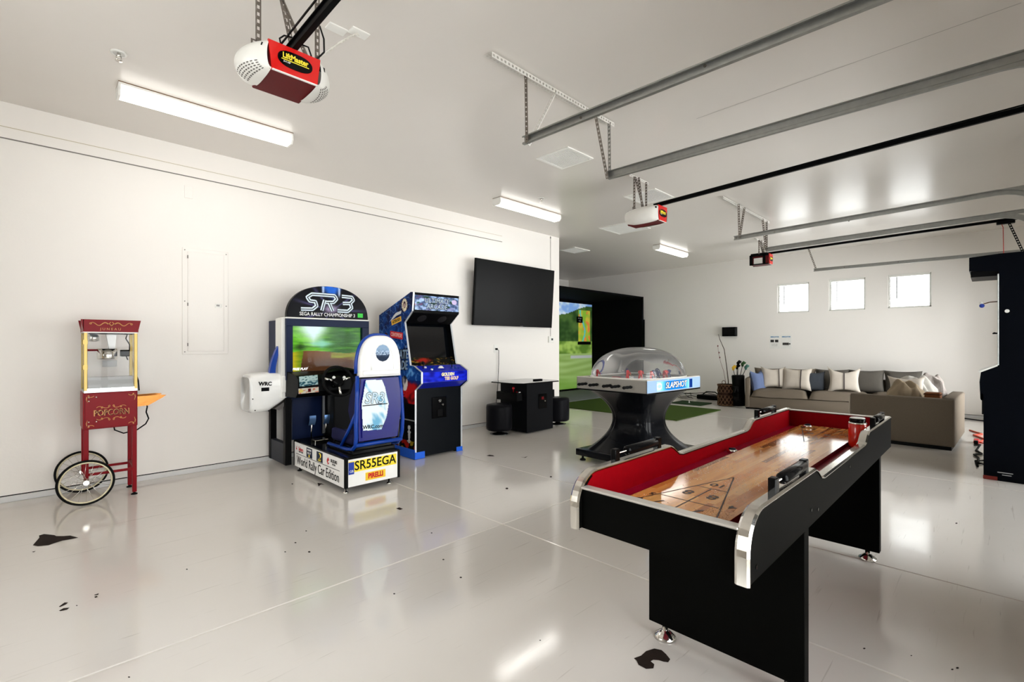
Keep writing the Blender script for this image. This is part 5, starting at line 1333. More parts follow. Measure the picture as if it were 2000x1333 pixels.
door_track(3.47, 2.33, 2.695, 2.672, 'second galvanised door track, ending beside the near hanger', 1)
door_track(6.76, 2.50, 2.700, 2.755, 'door track whose end hangs from the far ceiling angle', -1)
door_track(7.86, 2.45, 2.690, 2.735, 'door track just above the far opener', 1)
door_track(10.85, 2.50, 2.715, 2.700, 'farthest door track, above the three small windows', -1)
def hanger(lab, x0, x1, y, drops, ceil=True):
    t = thing('track_hanger', lab, 'hanger', ((x0 + x1) / 2, y, ZC), group='perforated angle hangers')
    if ceil:
        mb = MB(); angle_iron(mb, (x0, y, ZS), (x1, y, ZS), (0, 1, 0), (0, 0, -1), .035, .034); ladder(mb, (x0, y + .05, ZS + .004), (x1, y + .05, ZS + .004), (0, 1, 0), .03); part('ceiling_angle', mb, WANG, t)
    for (a, b, wm) in drops:
        mb = MB(); d = (Vector(b) - Vector(a)).normalized(); u1 = Vector((0, -1, 0)); u2 = Vector((1, 0, 0)); u2 = (u2 - d * u2.dot(d)).normalized()
        angle_iron(mb, a, b, u2, u1, .028, .032); part('drop_strap', mb, wm, t)
    return t
hanger('long white perforated angle with four drop straps for the near tracks', 2.10, 3.52, 2.30, [((2.43, 2.325, ZS - .02), (2.44, 2.325, 2.67), DSTEEL), ((2.74, 2.32, ZS - .02), (2.475, 2.335, 2.68), WANG), ((3.27, 2.33, ZS - .02), (3.44, 2.33, 2.66), DSTEEL), ((3.45, 2.32, ZS - .02), (3.46, 2.32, 2.66), STEEL)])
hanger('long white perforated angle with drop straps for the far tracks', 6.25, 8.05, 2.45, [((6.68, 2.43, ZS - .02), (6.74, 2.44, 2.68), DSTEEL), ((6.92, 2.44, ZS - .02), (6.77, 2.45, 2.69), DSTEEL), ((7.72, 2.46, ZS - .02), (7.84, 2.45, 2.68), DSTEEL), ((7.90, 2.46, ZS - .02), (7.87, 2.45, 2.68), DSTEEL)])
hanger('single dark strap holding the farthest track near the windows', 10.8, 10.9, 2.5, [((10.80, 2.60, ZS - .0), (10.86, 2.47, 2.70), DSTEEL)], False)

LENS = pm('milky_lens', rgb(226, 224, 218), .35, spec=.4)
ODARK = pm('opener_dark_red', rgb(92, 20, 24), .4); ORED = pm('opener_red', rgb(206, 24, 20), .3, coat=.3)
def opener(cx, yf_, z0, z1, yb, wr, lab, rail_z, rail_end, detail=True, face='LiftMaster', black=False):
    t = thing('garage_door_opener', lab, 'door opener', (cx, (yf_ + yb) / 2, z0))
    hr = wr / 2
    P = [(yf_, z0), (yf_, z1), (yb, z1), (yb, z0)]
    mb = MB(); mb.box((cx - hr, yf_ + .004, z0 + .002), (cx + hr, yb, z1), .004); part('motor_housing', mb, ODARK, t)
    mb = MB(); mb.prism([(cx - hr - .006, z1), (cx + hr + .006, z1), (cx + hr - .010, z0 + .0), (cx - hr + .010, z0 + .0)], yf_ - .006, yf_ + .006, 'y'); part('front_panel', mb, ORED, t)
    mb = MB(); mb.box((cx - hr + .012, yf_ - .008, z0 - .002), (cx + hr - .012, yf_ + .004, z0 + .002)); part('panel_edge', mb, WPLAS, t)
    # label
    zc_ = (z0 + z1) / 2 + .004
    pts = []
    for k in range(28):
        a = 2 * PI * k / 28; c, s_ = math.cos(a), math.sin(a); pts.append((cx + .082 * abs(c) ** .75 * (1 if c > 0 else -1), zc_ + .040 * abs(s_) ** .9 * (1 if s_ > 0 else -1)))
    mb = MB(); mb.prism(pts, yf_ - .009, yf_ - .006, 'y'); pl = part('name_plate', mb, BLACKG, t)
    text(face, .036, frame((cx, yf_ - .0095, zc_ + .012), FX, FY), INKY, pl, off=.0012, sx=.82)
    mb = MB(); mb.box((cx - .065, yf_ - .0095, zc_ - .008), (cx + .065, yf_ - .009, zc_ - .004)); part('yellow_line', mb, INKY, pl)
    text('3/4 HP', .012, frame((cx - .04, yf_ - .0095, zc_ - .016), FX, FY), INKW, pl)
    # lenses
    for sg in ((-1, 1) if not black else ()):
        def lens(u, v):
            a = PI * u; b = v
            out_ = .115 * math.sin(PI * min(1, .01 + .85 * v)) ** .5
            y = yf_ + (yb - yf_) * v
            r_ = 1 - (abs(v - .45) / .55) ** 3 * .25
            zz = (z0 + z1) / 2 + (z1 - z0) / 2 * 1.08 * math.cos(a) * r_
            x = cx + sg * (hr - .01 + out_ * math.sin(a) ** .75)
            return (x, y - .004, zz)
        mb = MB(); mb.surf(lens, 20, 16)
        ln = part('light_lens', mb, LENS, t)
        mb = MB(); q = Vector((cx + sg * (hr + .022), yf_ - .0, z1 - .03)); mb.prism([(q.x - .012, q.z - .005), (q.x + .014, q.z - .014), (q.x + .012, q.z + .006), (q.x - .008, q.z + .010)], q.y + .008, q.y + .03, 'y'); part('lens_clip', mb, BLACK, ln)
        if detail:
            for k in range(9):
                v0 = .10 + .72 * k / 9
                mb = MB()
                for j in range(5):
                    for i in range(2):
                        u0 = .66 + .05 * j + .025; u1 = u0 + .022
                        A_, B_ = Vector(lens(u0, v0)), Vector(lens(u0, v0 + .045)); C_, D_ = Vector(lens(u1, v0 + .045)), Vector(lens(u1, v0))
                        o_ = Vector((sg * .0015, -.0005, -.001)); 
                    mb.add([A_ + o_, B_ + o_, C_ + o_, D_ + o_], [(0, 1, 2, 3)])
                part('vent_slots', mb, pm('vent_slot_shadow', rgb(92, 88, 84), .7), ln)
    if black:
        for sg in (-1, 1):
            x = cx + sg * (hr + .004)
            for (y0, y1_, za, zb__) in ((yf_ + .01, yb, z1 - .03, z1 + .015), (yf_ + .01, yb, z0, z0 + .018), (yf_ + .06, yf_ + .10, z0, z1), (yb - .03, yb + .02, z0, z1)):
                mb = MB(); mb.box((x - .012, y0, za), (x + .012, y1_, zb__), .003); part('motor_frame', mb, BLACK, t)
            mb = MB(); mb.box((x - .004, yf_ + .11, z0 + .02), (x + .008, yb - .05, z1 - .06), .004); part('light_socket', mb, WPLAS, t)
        mb = MB(); mb.box((cx - hr, yf_ + .03, z1), (cx + hr, yb + .01, z1 + .03), .01); part('motor_cover', mb, BLACK, t)
    mb = MB(); a = Vector((cx, yf_ + .1, rail_z[0])); b = Vector((cx, rail_end, rail_z[1]))
    mb.prism([(a.y, a.z - .018), (b.y, b.z - .018), (b.y, b.z + .018), (a.y, a.z + .018)], cx - .013, cx + .013, 'x'); mb.prism([(a.y, a.z + .014), (b.y, b.z + .014), (b.y, b.z + .018), (a.y, a.z + .018)], cx - .022, cx + .022, 'x'); part('drive_rail', mb, BLACK, t)
    mb = MB(); mb.cyl((cx - .05, yf_ + .05, rail_z[0] + .005), (cx - .05, rail_end + .3, rail_z[1] + .005), .005, n=6); part('drive_chain', mb, BLACK, t)
    return t
def opener_hanger(lab, x0, x1, y, z, parentcol=DSTEEL):
    t = thing('opener_hanger', lab, 'hanger', ((x0 + x1) / 2, y, ZC), group='opener hanger frames')
    mb = MB(); angle_iron(mb, (x0 - .08, y, ZS), (x1 + .08, y, ZS), (0, 1, 0), (0, 0, -1), .03, .032); part('ceiling_angle', mb, WANG, t)
    for (a, b) in (((x0, y, ZS - .02), (x0, y, z)), ((x1, y, ZS - .02), (x1, y, z)), ((x0 + .02, y, ZS - .02), (x1 - .03, y, z)), ((x0 + .06, y - .02, ZS - .02), ((x0 + x1) / 2 + .02, y - .02, z))):
        mb = MB(); angle_iron(mb, a, b, (1, 0, 0), (0, -1, 0), .026, .032); part('drop_strap', mb, parentcol, t)
    mb = MB(); ladder(mb, (x0 - .02, y, z + .0), (x1 + .03, y, z + .0), (0, 0, 1), .026); part('cross_strap', mb, parentcol, t)
opener(.892, 2.40, 2.552, 2.685, 2.655, .235, 'red and white door opener hanging close to the camera', (2.705, 2.745), YD, True)
opener_hanger('perforated strap frame holding the nearest red opener', .745, 1.03, 2.50, 2.69, MC['dark_zinc_steel'])
wx_ = thing('opener_wiring', 'black cables looping from the nearest opener to its ceiling outlet', 'cable', (.95, 2.45, 2.7))
mb = MB(); mb.tube([(.84, 2.43, 2.69), (.835, 2.44, 2.735), (.86, 2.45, 2.765), (.89, 2.43, 2.76), (.90, 2.38, 2.72)], .004, 7)
mb.tube([(.995, 2.42, 2.69), (1.03, 2.46, 2.73), (1.08, 2.5, 2.80), (1.10, 2.55, 2.90), (1.09, 2.58, 2.98), (1.06, 2.62, 3.02)], .0045, 7)
mb.tube([(.98, 2.41, 2.685), (.965, 2.42, 2.74), (.94, 2.43, 2.745)], .004, 7); part('wire', mb, CORDB, wx_)
p1_ = plate(1.405, 2.75, 'ceiling outlet plate with pale wires, right of the near opener'); p2_ = plate(1.29, 2.81, 'ceiling outlet beside the near opener straps')
wy = thing('pale_wires', 'twisted pale wires from the ceiling plate to the near opener', 'cable', (1.3, 2.7, 3.1))
mb = MB()
for s_ in (0, 1):
    mb.tube([(1.405 + (1.03 - 1.405) * k / 30, 2.75 + (2.52 - 2.75) * k / 30 + .006 * math.sin(k * 1.5 + s_ * PI), ZC - .012 + (2.74 - ZC) * (k / 30) ** 1.15 + .005 * math.cos(k * 1.5 + s_ * PI)) for k in range(31)], .0035, 6)
part('wire', mb, CORDW, wy)
opener(4.86, 2.56, 2.60, 2.765, 2.94, .18, 'red and white door opener above the hockey table', (2.79, 2.90), YD, False)
opener_hanger('strap frame holding the middle red and white opener', 4.76, 5.02, 2.86, 2.77)
mb = MB(); oc = thing('ceiling_outlet', 'white outlet above the middle opener hanger', 'outlet', (4.66, 3.05, ZC)); mb.box((4.52, 2.78, ZC - .01), (4.66, 2.92, ZC), .003); part('cover_plate', mb, WPLAS, oc)
opener(9.4, 2.84, 2.70, 2.885, 3.15, .18, 'farthest door opener with its black motor frame exposed', (2.90, 2.965), YD, False, 'LiftMaster', True)
opener_hanger('strap frame holding the farthest opener', 9.24, 9.5, 3.0, 2.89)
ar = thing('door_arm', 'black perforated arm hanging from the farthest opener rail', 'door arm', (9.4, -.2, 2.9))
mb = MB(); angle_iron(mb, (9.4, -.15, 2.93), (9.4, -.30, 2.45), (1, 0, 0), (0, 1, 0), .03, .034); part('arm_bar', mb, BLACK, ar); mb = MB(); mb.box((9.37, -.2, 2.90), (9.43, -.02, 2.935), .004); part('trolley', mb, BLACK, ar)
cr = thing('release_cord', 'red emergency release cord by the farthest door', 'cord', (9.4, -.06, 2.9))
mb = MB(); mb.tube([(9.4, -.07, 2.905), (9.4, -.085, 2.86), (9.4, -.09, 2.5)], .004, 6); part('cord', mb, pm('red_cord', rgb(190, 60, 50), .6), cr); mb = MB(); mb.box((9.385, -.10, 2.46), (9.415, -.08, 2.5), .004); part('cord_handle', mb, INKR, cr)

# ================================================================== golf booth
BF = pm('black_booth_fabric', rgb(9, 9, 10), .9, bump=.1, bscale=80)
gb = thing('golf_simulator_booth', 'black fabric golf simulator booth with a projected fairway', 'golf simulator', (9.2, 7.3, 0))
gx0, gx1, gy0, gy1, gz = 7.25, 11.20, 6.46, 8.12, 2.495
mb = MB(); mb.box((gx0, gy0, gz - .04), (gx1, gy1, gz)); part('roof_panel', mb, BF, gb)
mb = MB(); mb.box((gx0, gy0, .0), (gx0 + .04, gy1, gz - .04)); part('side_curtain', mb, BF, gb)
mb = MB(); mb.box((gx1 - .04, gy0, .0), (gx1, gy1, gz - .04)); part('side_curtain', mb, BF, gb)
mb = MB(); mb.box((gx0, gy1, .0), (gx1, gy1 + .03, gz)); part('back_curtain', mb, BF, gb)
mb = MB(); mb.box((gx0 + .04, 8.02, 2.375), (gx1 - .04, 8.10, gz - .04)); part('top_valance', mb, BF, gb)
for (x, y) in ((gx0, gy0), (gx1 - .03, gy0 - .03)):
    mb = MB(); mb.box((x, y, 0), (x + .04, y + .03, gz), .004); part('frame_post', mb, BLACKG, gb)
mb = MB(); mb.box((gx1 - .008, gy0 - .06, 1.9), (gx1 + .02, gy0 - .025, .9), .004); part('clamp_bar', mb, BLACKG, gb)
def f_golf(u, v):
    x = 7.3 + u * 3.86; 
    n = nz(x * 2.2, v * 9) + .6 * nz(x * 7, v * 24, 3)
    ridge = .80 + .10 * math.sin((x - 9.4) * 1.0) + .03 * nz(x * 4, 1)
    ridge = .86 + .11 * sms(9.8, 11.0, x) - .05 * sms(9.9, 9.2, x)
    if v > ridge: return mixc((.50, .66, .88), (.86, .92, .98), sms(-.2, .6, n + (v - ridge) * 3))
    if v > .55:
        c = mixc((.16, .27, .13), (.30, .42, .20), sms(-.6, .7, n)); return c
    if v > .40:
        c = mixc((.34, .48, .18), (.62, .74, .36), sms(-.4, .6, n + nz(x * 3, 2)))
        return c
    c = mixc((.50, .62, .32), (.62, .73, .46), sms(-.8, .8, nz(x * 1.2, v * 26)))
    if .355 < v < .385 and x > 10.2: c = (.68, .70, .70)
    c = mixc(c, (.34, .54, .14), sms(.22, .0, v) * .5)
    return c
gs = picture('projection_screen', frame(((gx0 + gx1) / 2, 8.03, (.05 + 2.375) / 2 + .01), FX, FY), gx1 - gx0 - .08, 2.32, 150, 90, f_golf, picmat('projected_image', .42, .8, .3), gb, 'projected golf fairway with a mountain')
def f_map(u, v):
    n = nz(u * 3, v * 5, 5); c = mixc((.52, .70, .22), (.78, .72, .25), sms(-.3, .4, n)); c = mixc(c, (.85, .50, .25), sms(.1, .4, nz(u * 4 + 9, v * 6)))
    if abs(u - .35 - .2 * math.sin(v * 5)) < .06: c = (.35, .75, .70)
    return c
picture('course_map', frame((10.80, 8.028, 1.77), FX, FY), .54, .86, 30, 44, f_map, picmat('map_overlay', .42, .8, .3), gb, 'green and yellow course map overlay')
mb = MB(); mb.box((10.45, 8.024, 1.85), (10.72, 8.028, 2.02)); mb.box((10.50, 8.024, 1.25), (11.1, 8.028, 1.33)); part('data_box', mb, BLACK, gb)
text('141 yds', .05, frame((10.585, 8.023, 1.97), FX, FY), INKW, gb); text('+0 ft', .05, frame((10.585, 8.023, 1.90), FX, FY), INKW, gb)
mb = MB(); mb.lathe([(0, -.035), (.03, -.02), (.035, 0), (.03, .02), (0, .035)], (10.50, 7.99, .33), 16); bl_ = part('lens_flare_ball', mb, INKW, gb, 'white ball marker on the screen'); bl_.name = 'ball_marker'  # plain white ball just in front of the screen
mt = thing('putting_turf', 'large green artificial turf mat in front of the golf booth', 'turf mat', (8.3, 5.2, 0))
TURF = pm('green_turf', rgb(56, 76, 22), .95, var=.3, vscale=80, bump=.5, bscale=250)
mb = MB(); mb.box((7.42, 3.655, .002), (9.22, 6.42, .016), .004); part('turf_sheet', mb, TURF, mt)
mb = MB(); mb.box((7.3, 6.5, .002), (11.1, 8.0, .012)); part('booth_floor_mat', mb, pm('grey_booth_mat', rgb(120, 122, 126), .8), gb)
hm = thing('hitting_mat', 'small dark green hitting mat with a white tee behind the turf', 'golf mat', (9.9, 4.5, 0))
mb = MB(); mb.box((9.58, 4.2, .002), (10.12, 4.86, .02), .005); part('mat_base', mb, pm('dark_green_turf', rgb(38, 58, 34), .95, bump=.4, bscale=250), hm)
mb = MB(); mb.lathe([(.02, .02), (.008, .03), (.008, .06), (.014, .068)], (9.8, 4.55, 0), 12); part('rubber_tee', mb, WPLAS, hm)
bc = thing('black_equipment_case', 'low black case on the floor against the back wall', 'case', (10.9, 4.55, 0))
mb = MB(); mb.box((10.75, 4.28, .004), (11.05, 4.82, .10), .02, seg=2); part('case_body', mb, BLACK, bc); mb = MB(); mb.tube([(10.9, 4.36, .10), (10.9, 4.45, .17), (10.9, 4.65, .17), (10.9, 4.74, .10)], .012, 8); part('case_handle', mb, BLACK, bc)
for lab, pts in (('tangled black cables on the floor beside the equipment case', [(10.75, 4.9, .01), (10.7, 5.02, .05), (10.8, 5.12, .10), (10.85, 5.0, .12), (10.72, 4.93, .03), (10.6, 5.1, .01), (10.7, 5.3, .03), (10.9, 5.35, .06), (10.8, 5.2, .01), (10.95, 5.05, .05), (11.1, 4.9, .01), (11.25, 4.7, .01)]), ('black cable running along the back wall curb', [(11.28, 5.6, .05), (11.25, 5.2, .07), (11.27, 4.8, .11), (11.26, 4.5, .06), (11.27, 4.1, .07)])):
    t = thing('floor_cable', lab, 'cable', pts[0]); mb = MB(); mb.tube(pts, .007, 6); part('wire', mb, CORDB, t)
pb = thing('wall_speaker', 'small black box mounted on the back wall', 'speaker', (XB, 4.28, 1.45))
mb = MB(); mb.box((XB - .09, 4.125, 1.44), (XB, 4.437, 1.65), .006); part('speaker_body', mb, BLACK, pb); mb = MB(); mb.box((XB - .094, 4.14, 1.455), (XB - .09, 4.422, 1.635), .002); part('speaker_grille', mb, BLACKG, pb)
for k, (ya, lab) in enumerate(((3.245, 'left paper notice on the back wall with two dark photos'), (3.022, 'right paper notice on the back wall with one dark photo'))):
    t = thing('paper_notice', lab, 'notice', (XB, ya + .1, 1.18))
    mb = MB(); mb.box((XB - .003, ya, 1.165), (XB, ya + .205, 1.455)); part('sheet', mb, WPLAS, t)
    text('SIMULATOR', .032, frame((XB - .004, ya + .10, 1.415), SX_, SY_), pm('blue_heading', rgb(60, 130, 180), .5), t, off=.0015, sx=.95)
    for j in range(3): text('how to start and sign in', .012, frame((XB - .004, ya + .10, 1.265 - .02 * j), SX_, SY_), MC['grey_print'], t)
    mb = MB()
    for (y0, y1, z0, z1) in (((.115, .185, 1.30, 1.355), (.03, .095, 1.30, 1.355)) if k == 0 else ((.05, .17, 1.24, 1.29), (.02, .045, 1.25, 1.28))): mb.box((XB - .004, ya + y0, z0), (XB - .003, ya + y1, z1))
    part('printed_photo', mb, pm('dark_photo', rgb(50, 48, 46), .5), t)
# wicker basket with branches
wb = thing('wicker_basket', 'tall dark wicker basket left of the sofa', 'basket', (10.02, 3.86, 0))
WK = pm('wicker', rgb(112, 84, 62), .7, var=.4, vscale=30); WKD = pm('dark_wicker', rgb(48, 32, 26), .8)
bcx, bcy = 10.03, 3.87
mb = MB(); mb.lathe([(.15, .0), (.155, .03), (.165, .25), (.16, .44)], (bcx, bcy, 0), 28); mb.lathe([(.15, .44), (.15, .1), (0, .08)], (bcx, bcy, 0), 28); part('basket_liner', mb, WKD, wb)
mb = MB()
for k in range(14):
    for s_ in (-1, 1):
        mb.tube([(bcx + (.163 + .008 * math.sin(t * 20)) * math.cos(2 * PI * k / 14 + s_ * t * 1.6), bcy + (.163 + .008 * math.sin(t * 20)) * math.sin(2 * PI * k / 14 + s_ * t * 1.6), .02 + .41 * t) for t in [j / 10 for j in range(11)]], .006, 5)
for z in (.02, .43): mb.torus((bcx, bcy, z), .166, .010, 'z', 28, 6)
mb.torus((bcx + .02, bcy + .06, .47), .035, .006, 'x', 16, 5); o = part('woven_cane', mb, WK, wb); o['kind'] = 'stuff'
br = thing('dry_branch', 'tall bare branch standing in the wicker basket', 'branch', (bcx, bcy, .4))
mb = MB(); mb.tube([(bcx, bcy - .03, .12), (bcx - .0, bcy - .04, .5), (bcx, bcy + .0, .85), (bcx + .02, bcy + .05, 1.15), (bcx + .02, bcy + .14, 1.36), (bcx + .02, bcy + .17, 1.47)], [.009, .009, .008, .007, .006, .004], 7); part('stem', mb, pm('branch_bark', rgb(74, 60, 50), .8), br)
mb = MB(); mb.tube([(bcx, bcy, .4), (bcx + .02, bcy + .06, .7), (bcx + .02, bcy + .12, .88), (bcx + .02, bcy + .16, 1.05), (bcx + .02, bcy + .18, 1.22)], [.004, .004, .003, .003, .002], 6)
for (a_, b_) in ((1.22, .18), (1.08, .155), (.98, .14)): mb.lathe([(0, -.02), (.014, 0), (.008, .012), (0, .025)], (bcx + .02, bcy + b_, a_), 7)
part('thin_twig', mb, pm('berry_twig', rgb(120, 70, 70), .7), br)
gbg = thing('golf_bag', 'black golf bag with clubs beside the sofa arm', 'golf bag', (9.98, 3.6, 0))
gc = Vector((10.0, 3.60, 0))
mb = MB(); mb.tube([gc + Vector((0, .03 * t, .02 + .62 * t)) for t in (0, .02, .5, .97, 1)], [.10, .115, .11, .12, .105], 18); part('bag_body', mb, BLACK, gbg)
mb = MB(); mb.box((gc.x - .16, gc.y - .05, .15), (gc.x - .10, gc.y + .07, .42), .02, seg=2); part('bag_pocket', mb, BLACKG, gbg)
for k, (dx, dy, h, m_) in enumerate(((0, .12, .78, pm('yellow_headcover', rgb(236, 190, 60), .6)), (.02, -.05, .86, pm('green_headcover', rgb(44, 74, 40), .7)), (-.02, .02, .88, BLACKG), (0, -.12, .80, pm('teal_headcover', rgb(70, 110, 100), .6)), (.03, .06, .80, BLACK))):
    mb = MB(); mb.cyl(gc + Vector((dx * .3, dy * .3 + .03, .5)), gc + Vector((dx, dy, h - .03)), .006, n=6); c_ = part('golf_club', mb, BLACKG, gbg)
    mb = MB(); q = gc + Vector((dx, dy, h)); mb.tube([q + Vector((0, -.0, -.05)), q, q + Vector((0, -.03, .03)), q + Vector((0, -.06, .02))], [.018, .032, .034, .018], 12); part('head_cover', mb, m_, c_)

# ================================================================== sectional sofa
SOF = pm('grey_linen', rgb(108, 98, 86), .95, var=.14, vscale=120, bump=.3, bscale=220); SOFD = pm('dark_grey_linen', rgb(82, 78, 72), .95, var=.14, vscale=90, bump=.3, bscale=200); SLATE = pm('slate_cushion', rgb(62, 66, 72), .95, bump=.3, bscale=200)
ang = math.atan2(.40, -1.695)
def cushion(cx, w, h, t, seed=0, corners=0.0):
    """soft cushion centred on origin: w along x, h along z, thickness t along y"""
    mb = MB(); N = 14
    def s(side):
        def f(u, v):
            a, b = 2 * u - 1, 2 * v - 1
            edge = (1 - abs(a) ** 3.2) * (1 - abs(b) ** 3.2)
            pin = 1 - .10 * (1 - abs(b) ** 2) * abs(a) ** 4 * (1 + corners) ; pin2 = 1 - .10 * (1 - abs(a) ** 2) * abs(b) ** 4 * (1 + corners * 2.2)
            x = a * w / 2 * pin; z = b * h / 2 * pin2
            if corners > 0 and b > 0: z -= corners * h * .16 * (1 - abs(a)) ** 1.0 * b
            y = side * (t / 2 * max(0, edge) ** .45 + .006 * nz(a * 2.5 + seed, b * 2.5, side * 3 + seed)) 
            return (x, y, z)
        return f
    f1, f2 = s(-1), s(1)
    mb.surf(f1, N, N); mb.surf(lambda u, v: f2(1 - u, v), N, N)
    return mb
def place(mb, M):
    mb.v = [tuple(M @ Vector(v)) for v in mb.v]; return mb
so = thing('sectional_sofa', 'long grey linen sofa along the back wall', 'sofa', (9.79, 3.40, 0), ang - PI)
def SM(x, y, z, rz=0, rx=0):   # local sofa frame: x runs to the photo's right, y away from viewer
    return Matrix.Translation((x, y, z)) @ Matrix.Rotation(rz, 4, 'Z') @ Matrix.Rotation(rx, 4, 'X')
Ms = Matrix.Translation(so.location) @ Matrix.Rotation(ang, 4, 'Z')
# local x along front direction (0.40,-1.695); local y = away from camera
LS = 2.78; DS = .88
xd = Vector((.40, -1.695, 0)).normalized(); yd = Vector((1.695, .40, 0)).normalized()
Ms = Matrix((xd, yd, Vector((0, 0, 1)))).transposed().to_4x4(); Ms.translation = Vector((9.79, 3.42, 0))
so.location = Ms.translation; so.rotation_euler = (0, 0, math.atan2(xd.y, xd.x))
def spart(nm, mb, mat, lab=None): return part(nm, place(mb, Ms), mat, so, lab)
mb = MB(); mb.box((.0, 0, .03), (LS, DS, .235), .012, seg=2); spart('sofa_base', mb, SOF)
mb = MB(); mb.box((.0, -.005, .03), (.085, DS, .60), .02, seg=2); spart('arm', mb, SOF)
mb = MB(); mb.box((.05, DS - .14, .2), (LS, DS, .60), .02, seg=2); spart('back_frame', mb, SOF)
for k, (a, b) in enumerate(((.10, 1.05), (1.06, 2.0), (2.01, LS - .02))):
    mb = MB(); N = 20
    def sc(u, v, a=a, b=b, k=k):
        e = (1 - abs(2 * u - 1) ** 6) ** .35 * (1 - abs(2 * v - 1) ** 6) ** .35
        return (a + (b - a) * u, -.015 + (DS - .14) * v, .245 + .155 * e + .012 * nz(u * 4 + k * 5, v * 4))
    mb.surf(sc, N, N); mb.surf(lambda u, v: (a + (b - a) * (1 - u), -.015 + (DS - .14) * v, .236 + .01), 2, 2); 
    mb.box((a + .02, .01, .236), (b - .02, DS - .16, .30), .02, seg=2); spart('seat_cushion', mb, SOF)
for k in range(5):
    w_ = (LS - .14) / 5; xc = .11 + w_ * (k + .5)
    mb = cushion(0, w_ + .02, .44, .24, k * 3.1); place(mb, Matrix.Translation((xc, DS - .24, .565)) @ Matrix.Rotation(math.radians(-10), 4, 'X')); spart('back_cushion', mb, SOFD if k > 1 else SOF)
for (x, y) in ((.04, .05), (LS - .05, .05), (.04, DS - .06), (LS - .05, DS - .06)):
    mb = MB(); mb.box((x - .03, y - .03, 0), (x + .03, y + .03, .032)); spart('sofa_foot', mb, BLACK)
# pillows on the sofa (positions given in sofa frame)
CREAM = pm('cream_pillow', rgb(192, 183, 171), .95, bump=.35, bscale=120); BLUEP = pm('blue_grey_pillow', rgb(98, 112, 146), .95, bump=.3, bscale=120); STR = pm('dark_stripe', rgb(70, 62, 62), .9)
def pillow(px, py, pz, w, h, t, rz, rx, mat, lab, stripe=None, corners=.35, seed=1, ry=0):
    M = Ms @ Matrix.Translation((px, py, pz)) @ Matrix.Rotation(rz, 4, 'Z') @ Matrix.Rotation(rx, 4, 'X') @ Matrix.Rotation(ry, 4, 'Y')
    th = thing('throw_pillow', lab, 'pillow', M.translation, 0, 'throw pillows on the grey sofa')
    mb = cushion(0, w, h, t, seed, corners); part('pillow_body', place(mb, M), mat, th)
    if stripe is not None:
        mb = MB(); a = stripe; N = 14
        def st(u, v):
            aa = a + .035 * (u - .5) * 2; b = (2 * v - 1) * .985
            edge = (1 - abs(aa) ** 3.2) * (1 - abs(b) ** 3.2)
            pin2 = 1 - .10 * (1 - abs(aa) ** 2) * abs(b) ** 4 * (1 + corners * 2.2)
            z = b * h / 2 * pin2
            if corners > 0 and b > 0: z -= corners * h * .16 * (1 - abs(aa)) * b
            return (aa * w / 2, -(t / 2 * max(0, edge) ** .45 + .012), z)
        mb.surf(st, 2, N); part('stripe', place(mb, M), STR, th)
    return th
pillow(.20, .26, .53, .42, .44, .16, math.radians(66), math.radians(-12), BLUEP, 'blue-grey pillow leaning on the left sofa arm', None, .5, 2)
pillow(.46, .40, .60, .44, .46, .17, math.radians(8), math.radians(-18), CREAM, 'cream striped pillow next to the blue-grey one', .42, .5, 3)
pillow(.86, .36, .59, .50, .45, .17, math.radians(-8), math.radians(-18), CREAM, 'middle cream pillow with an off-centre dark stripe', .3, .25, 4)
pillow(1.15, .40, .55, .34, .40, .20, math.radians(4), math.radians(-8), SLATE, 'dark slate pillow between two cream ones', None, .2, 5)
pillow(1.60, .30, .60, .52, .50, .16, math.radians(-2), math.radians(-14), CREAM, 'cream pillow with pointed corners and a central dark stripe', .0, .9, 6)
# end section with its back to the camera
s2 = thing('sofa_end_section', 'grey linen sofa section with its back to the room', 'sofa', (7.6, .31, 0), math.radians(3.5))
M2 = Matrix.Translation((7.60, .31, 0)) @ Matrix.Rotation(math.radians(3.5), 4, 'Z')
M2 = frame((7.595, .325, 0), (1, -.03, 0), (.03, 1, 0))
def s2p(nm, mb, mat, lab=None): return part(nm, place(mb, M2), mat, s2, lab)
W2, D2 = 1.02, 1.38
mb = MB(); mb.box((0, 0, .045), (.13, W2, .605), .018, seg=2); s2p('back_frame', mb, SOF)
mb = MB(); mb.box((.02, .0, .045), (D2, .13, .605), .018, seg=2); s2p('arm', mb, SOF)
mb = MB(); mb.box((.10, .1, .05), (D2, W2, .30), .01, seg=2); s2p('sofa_base', mb, SOF)
mb = MB(); mb.box((.14, .14, .30), (D2 - .02, W2 - .01, .42), .04, seg=3); s2p('seat_cushion', mb, SOF)
mb = MB(); mb.box((.03, .03, 0), (D2 - .03, W2 - .03, .046)); s2p('plinth', mb, BLACK)
mb = MB(); mb.tube([(.0, W2 + .004, .58), (-.004, W2 + .006, .3), (-.006, W2 + .008, .19), (-.02, W2 + .0, .16), (-.01, W2 + .01, .05)], .004, 6); s2p('loose_tie', mb, CREAM)
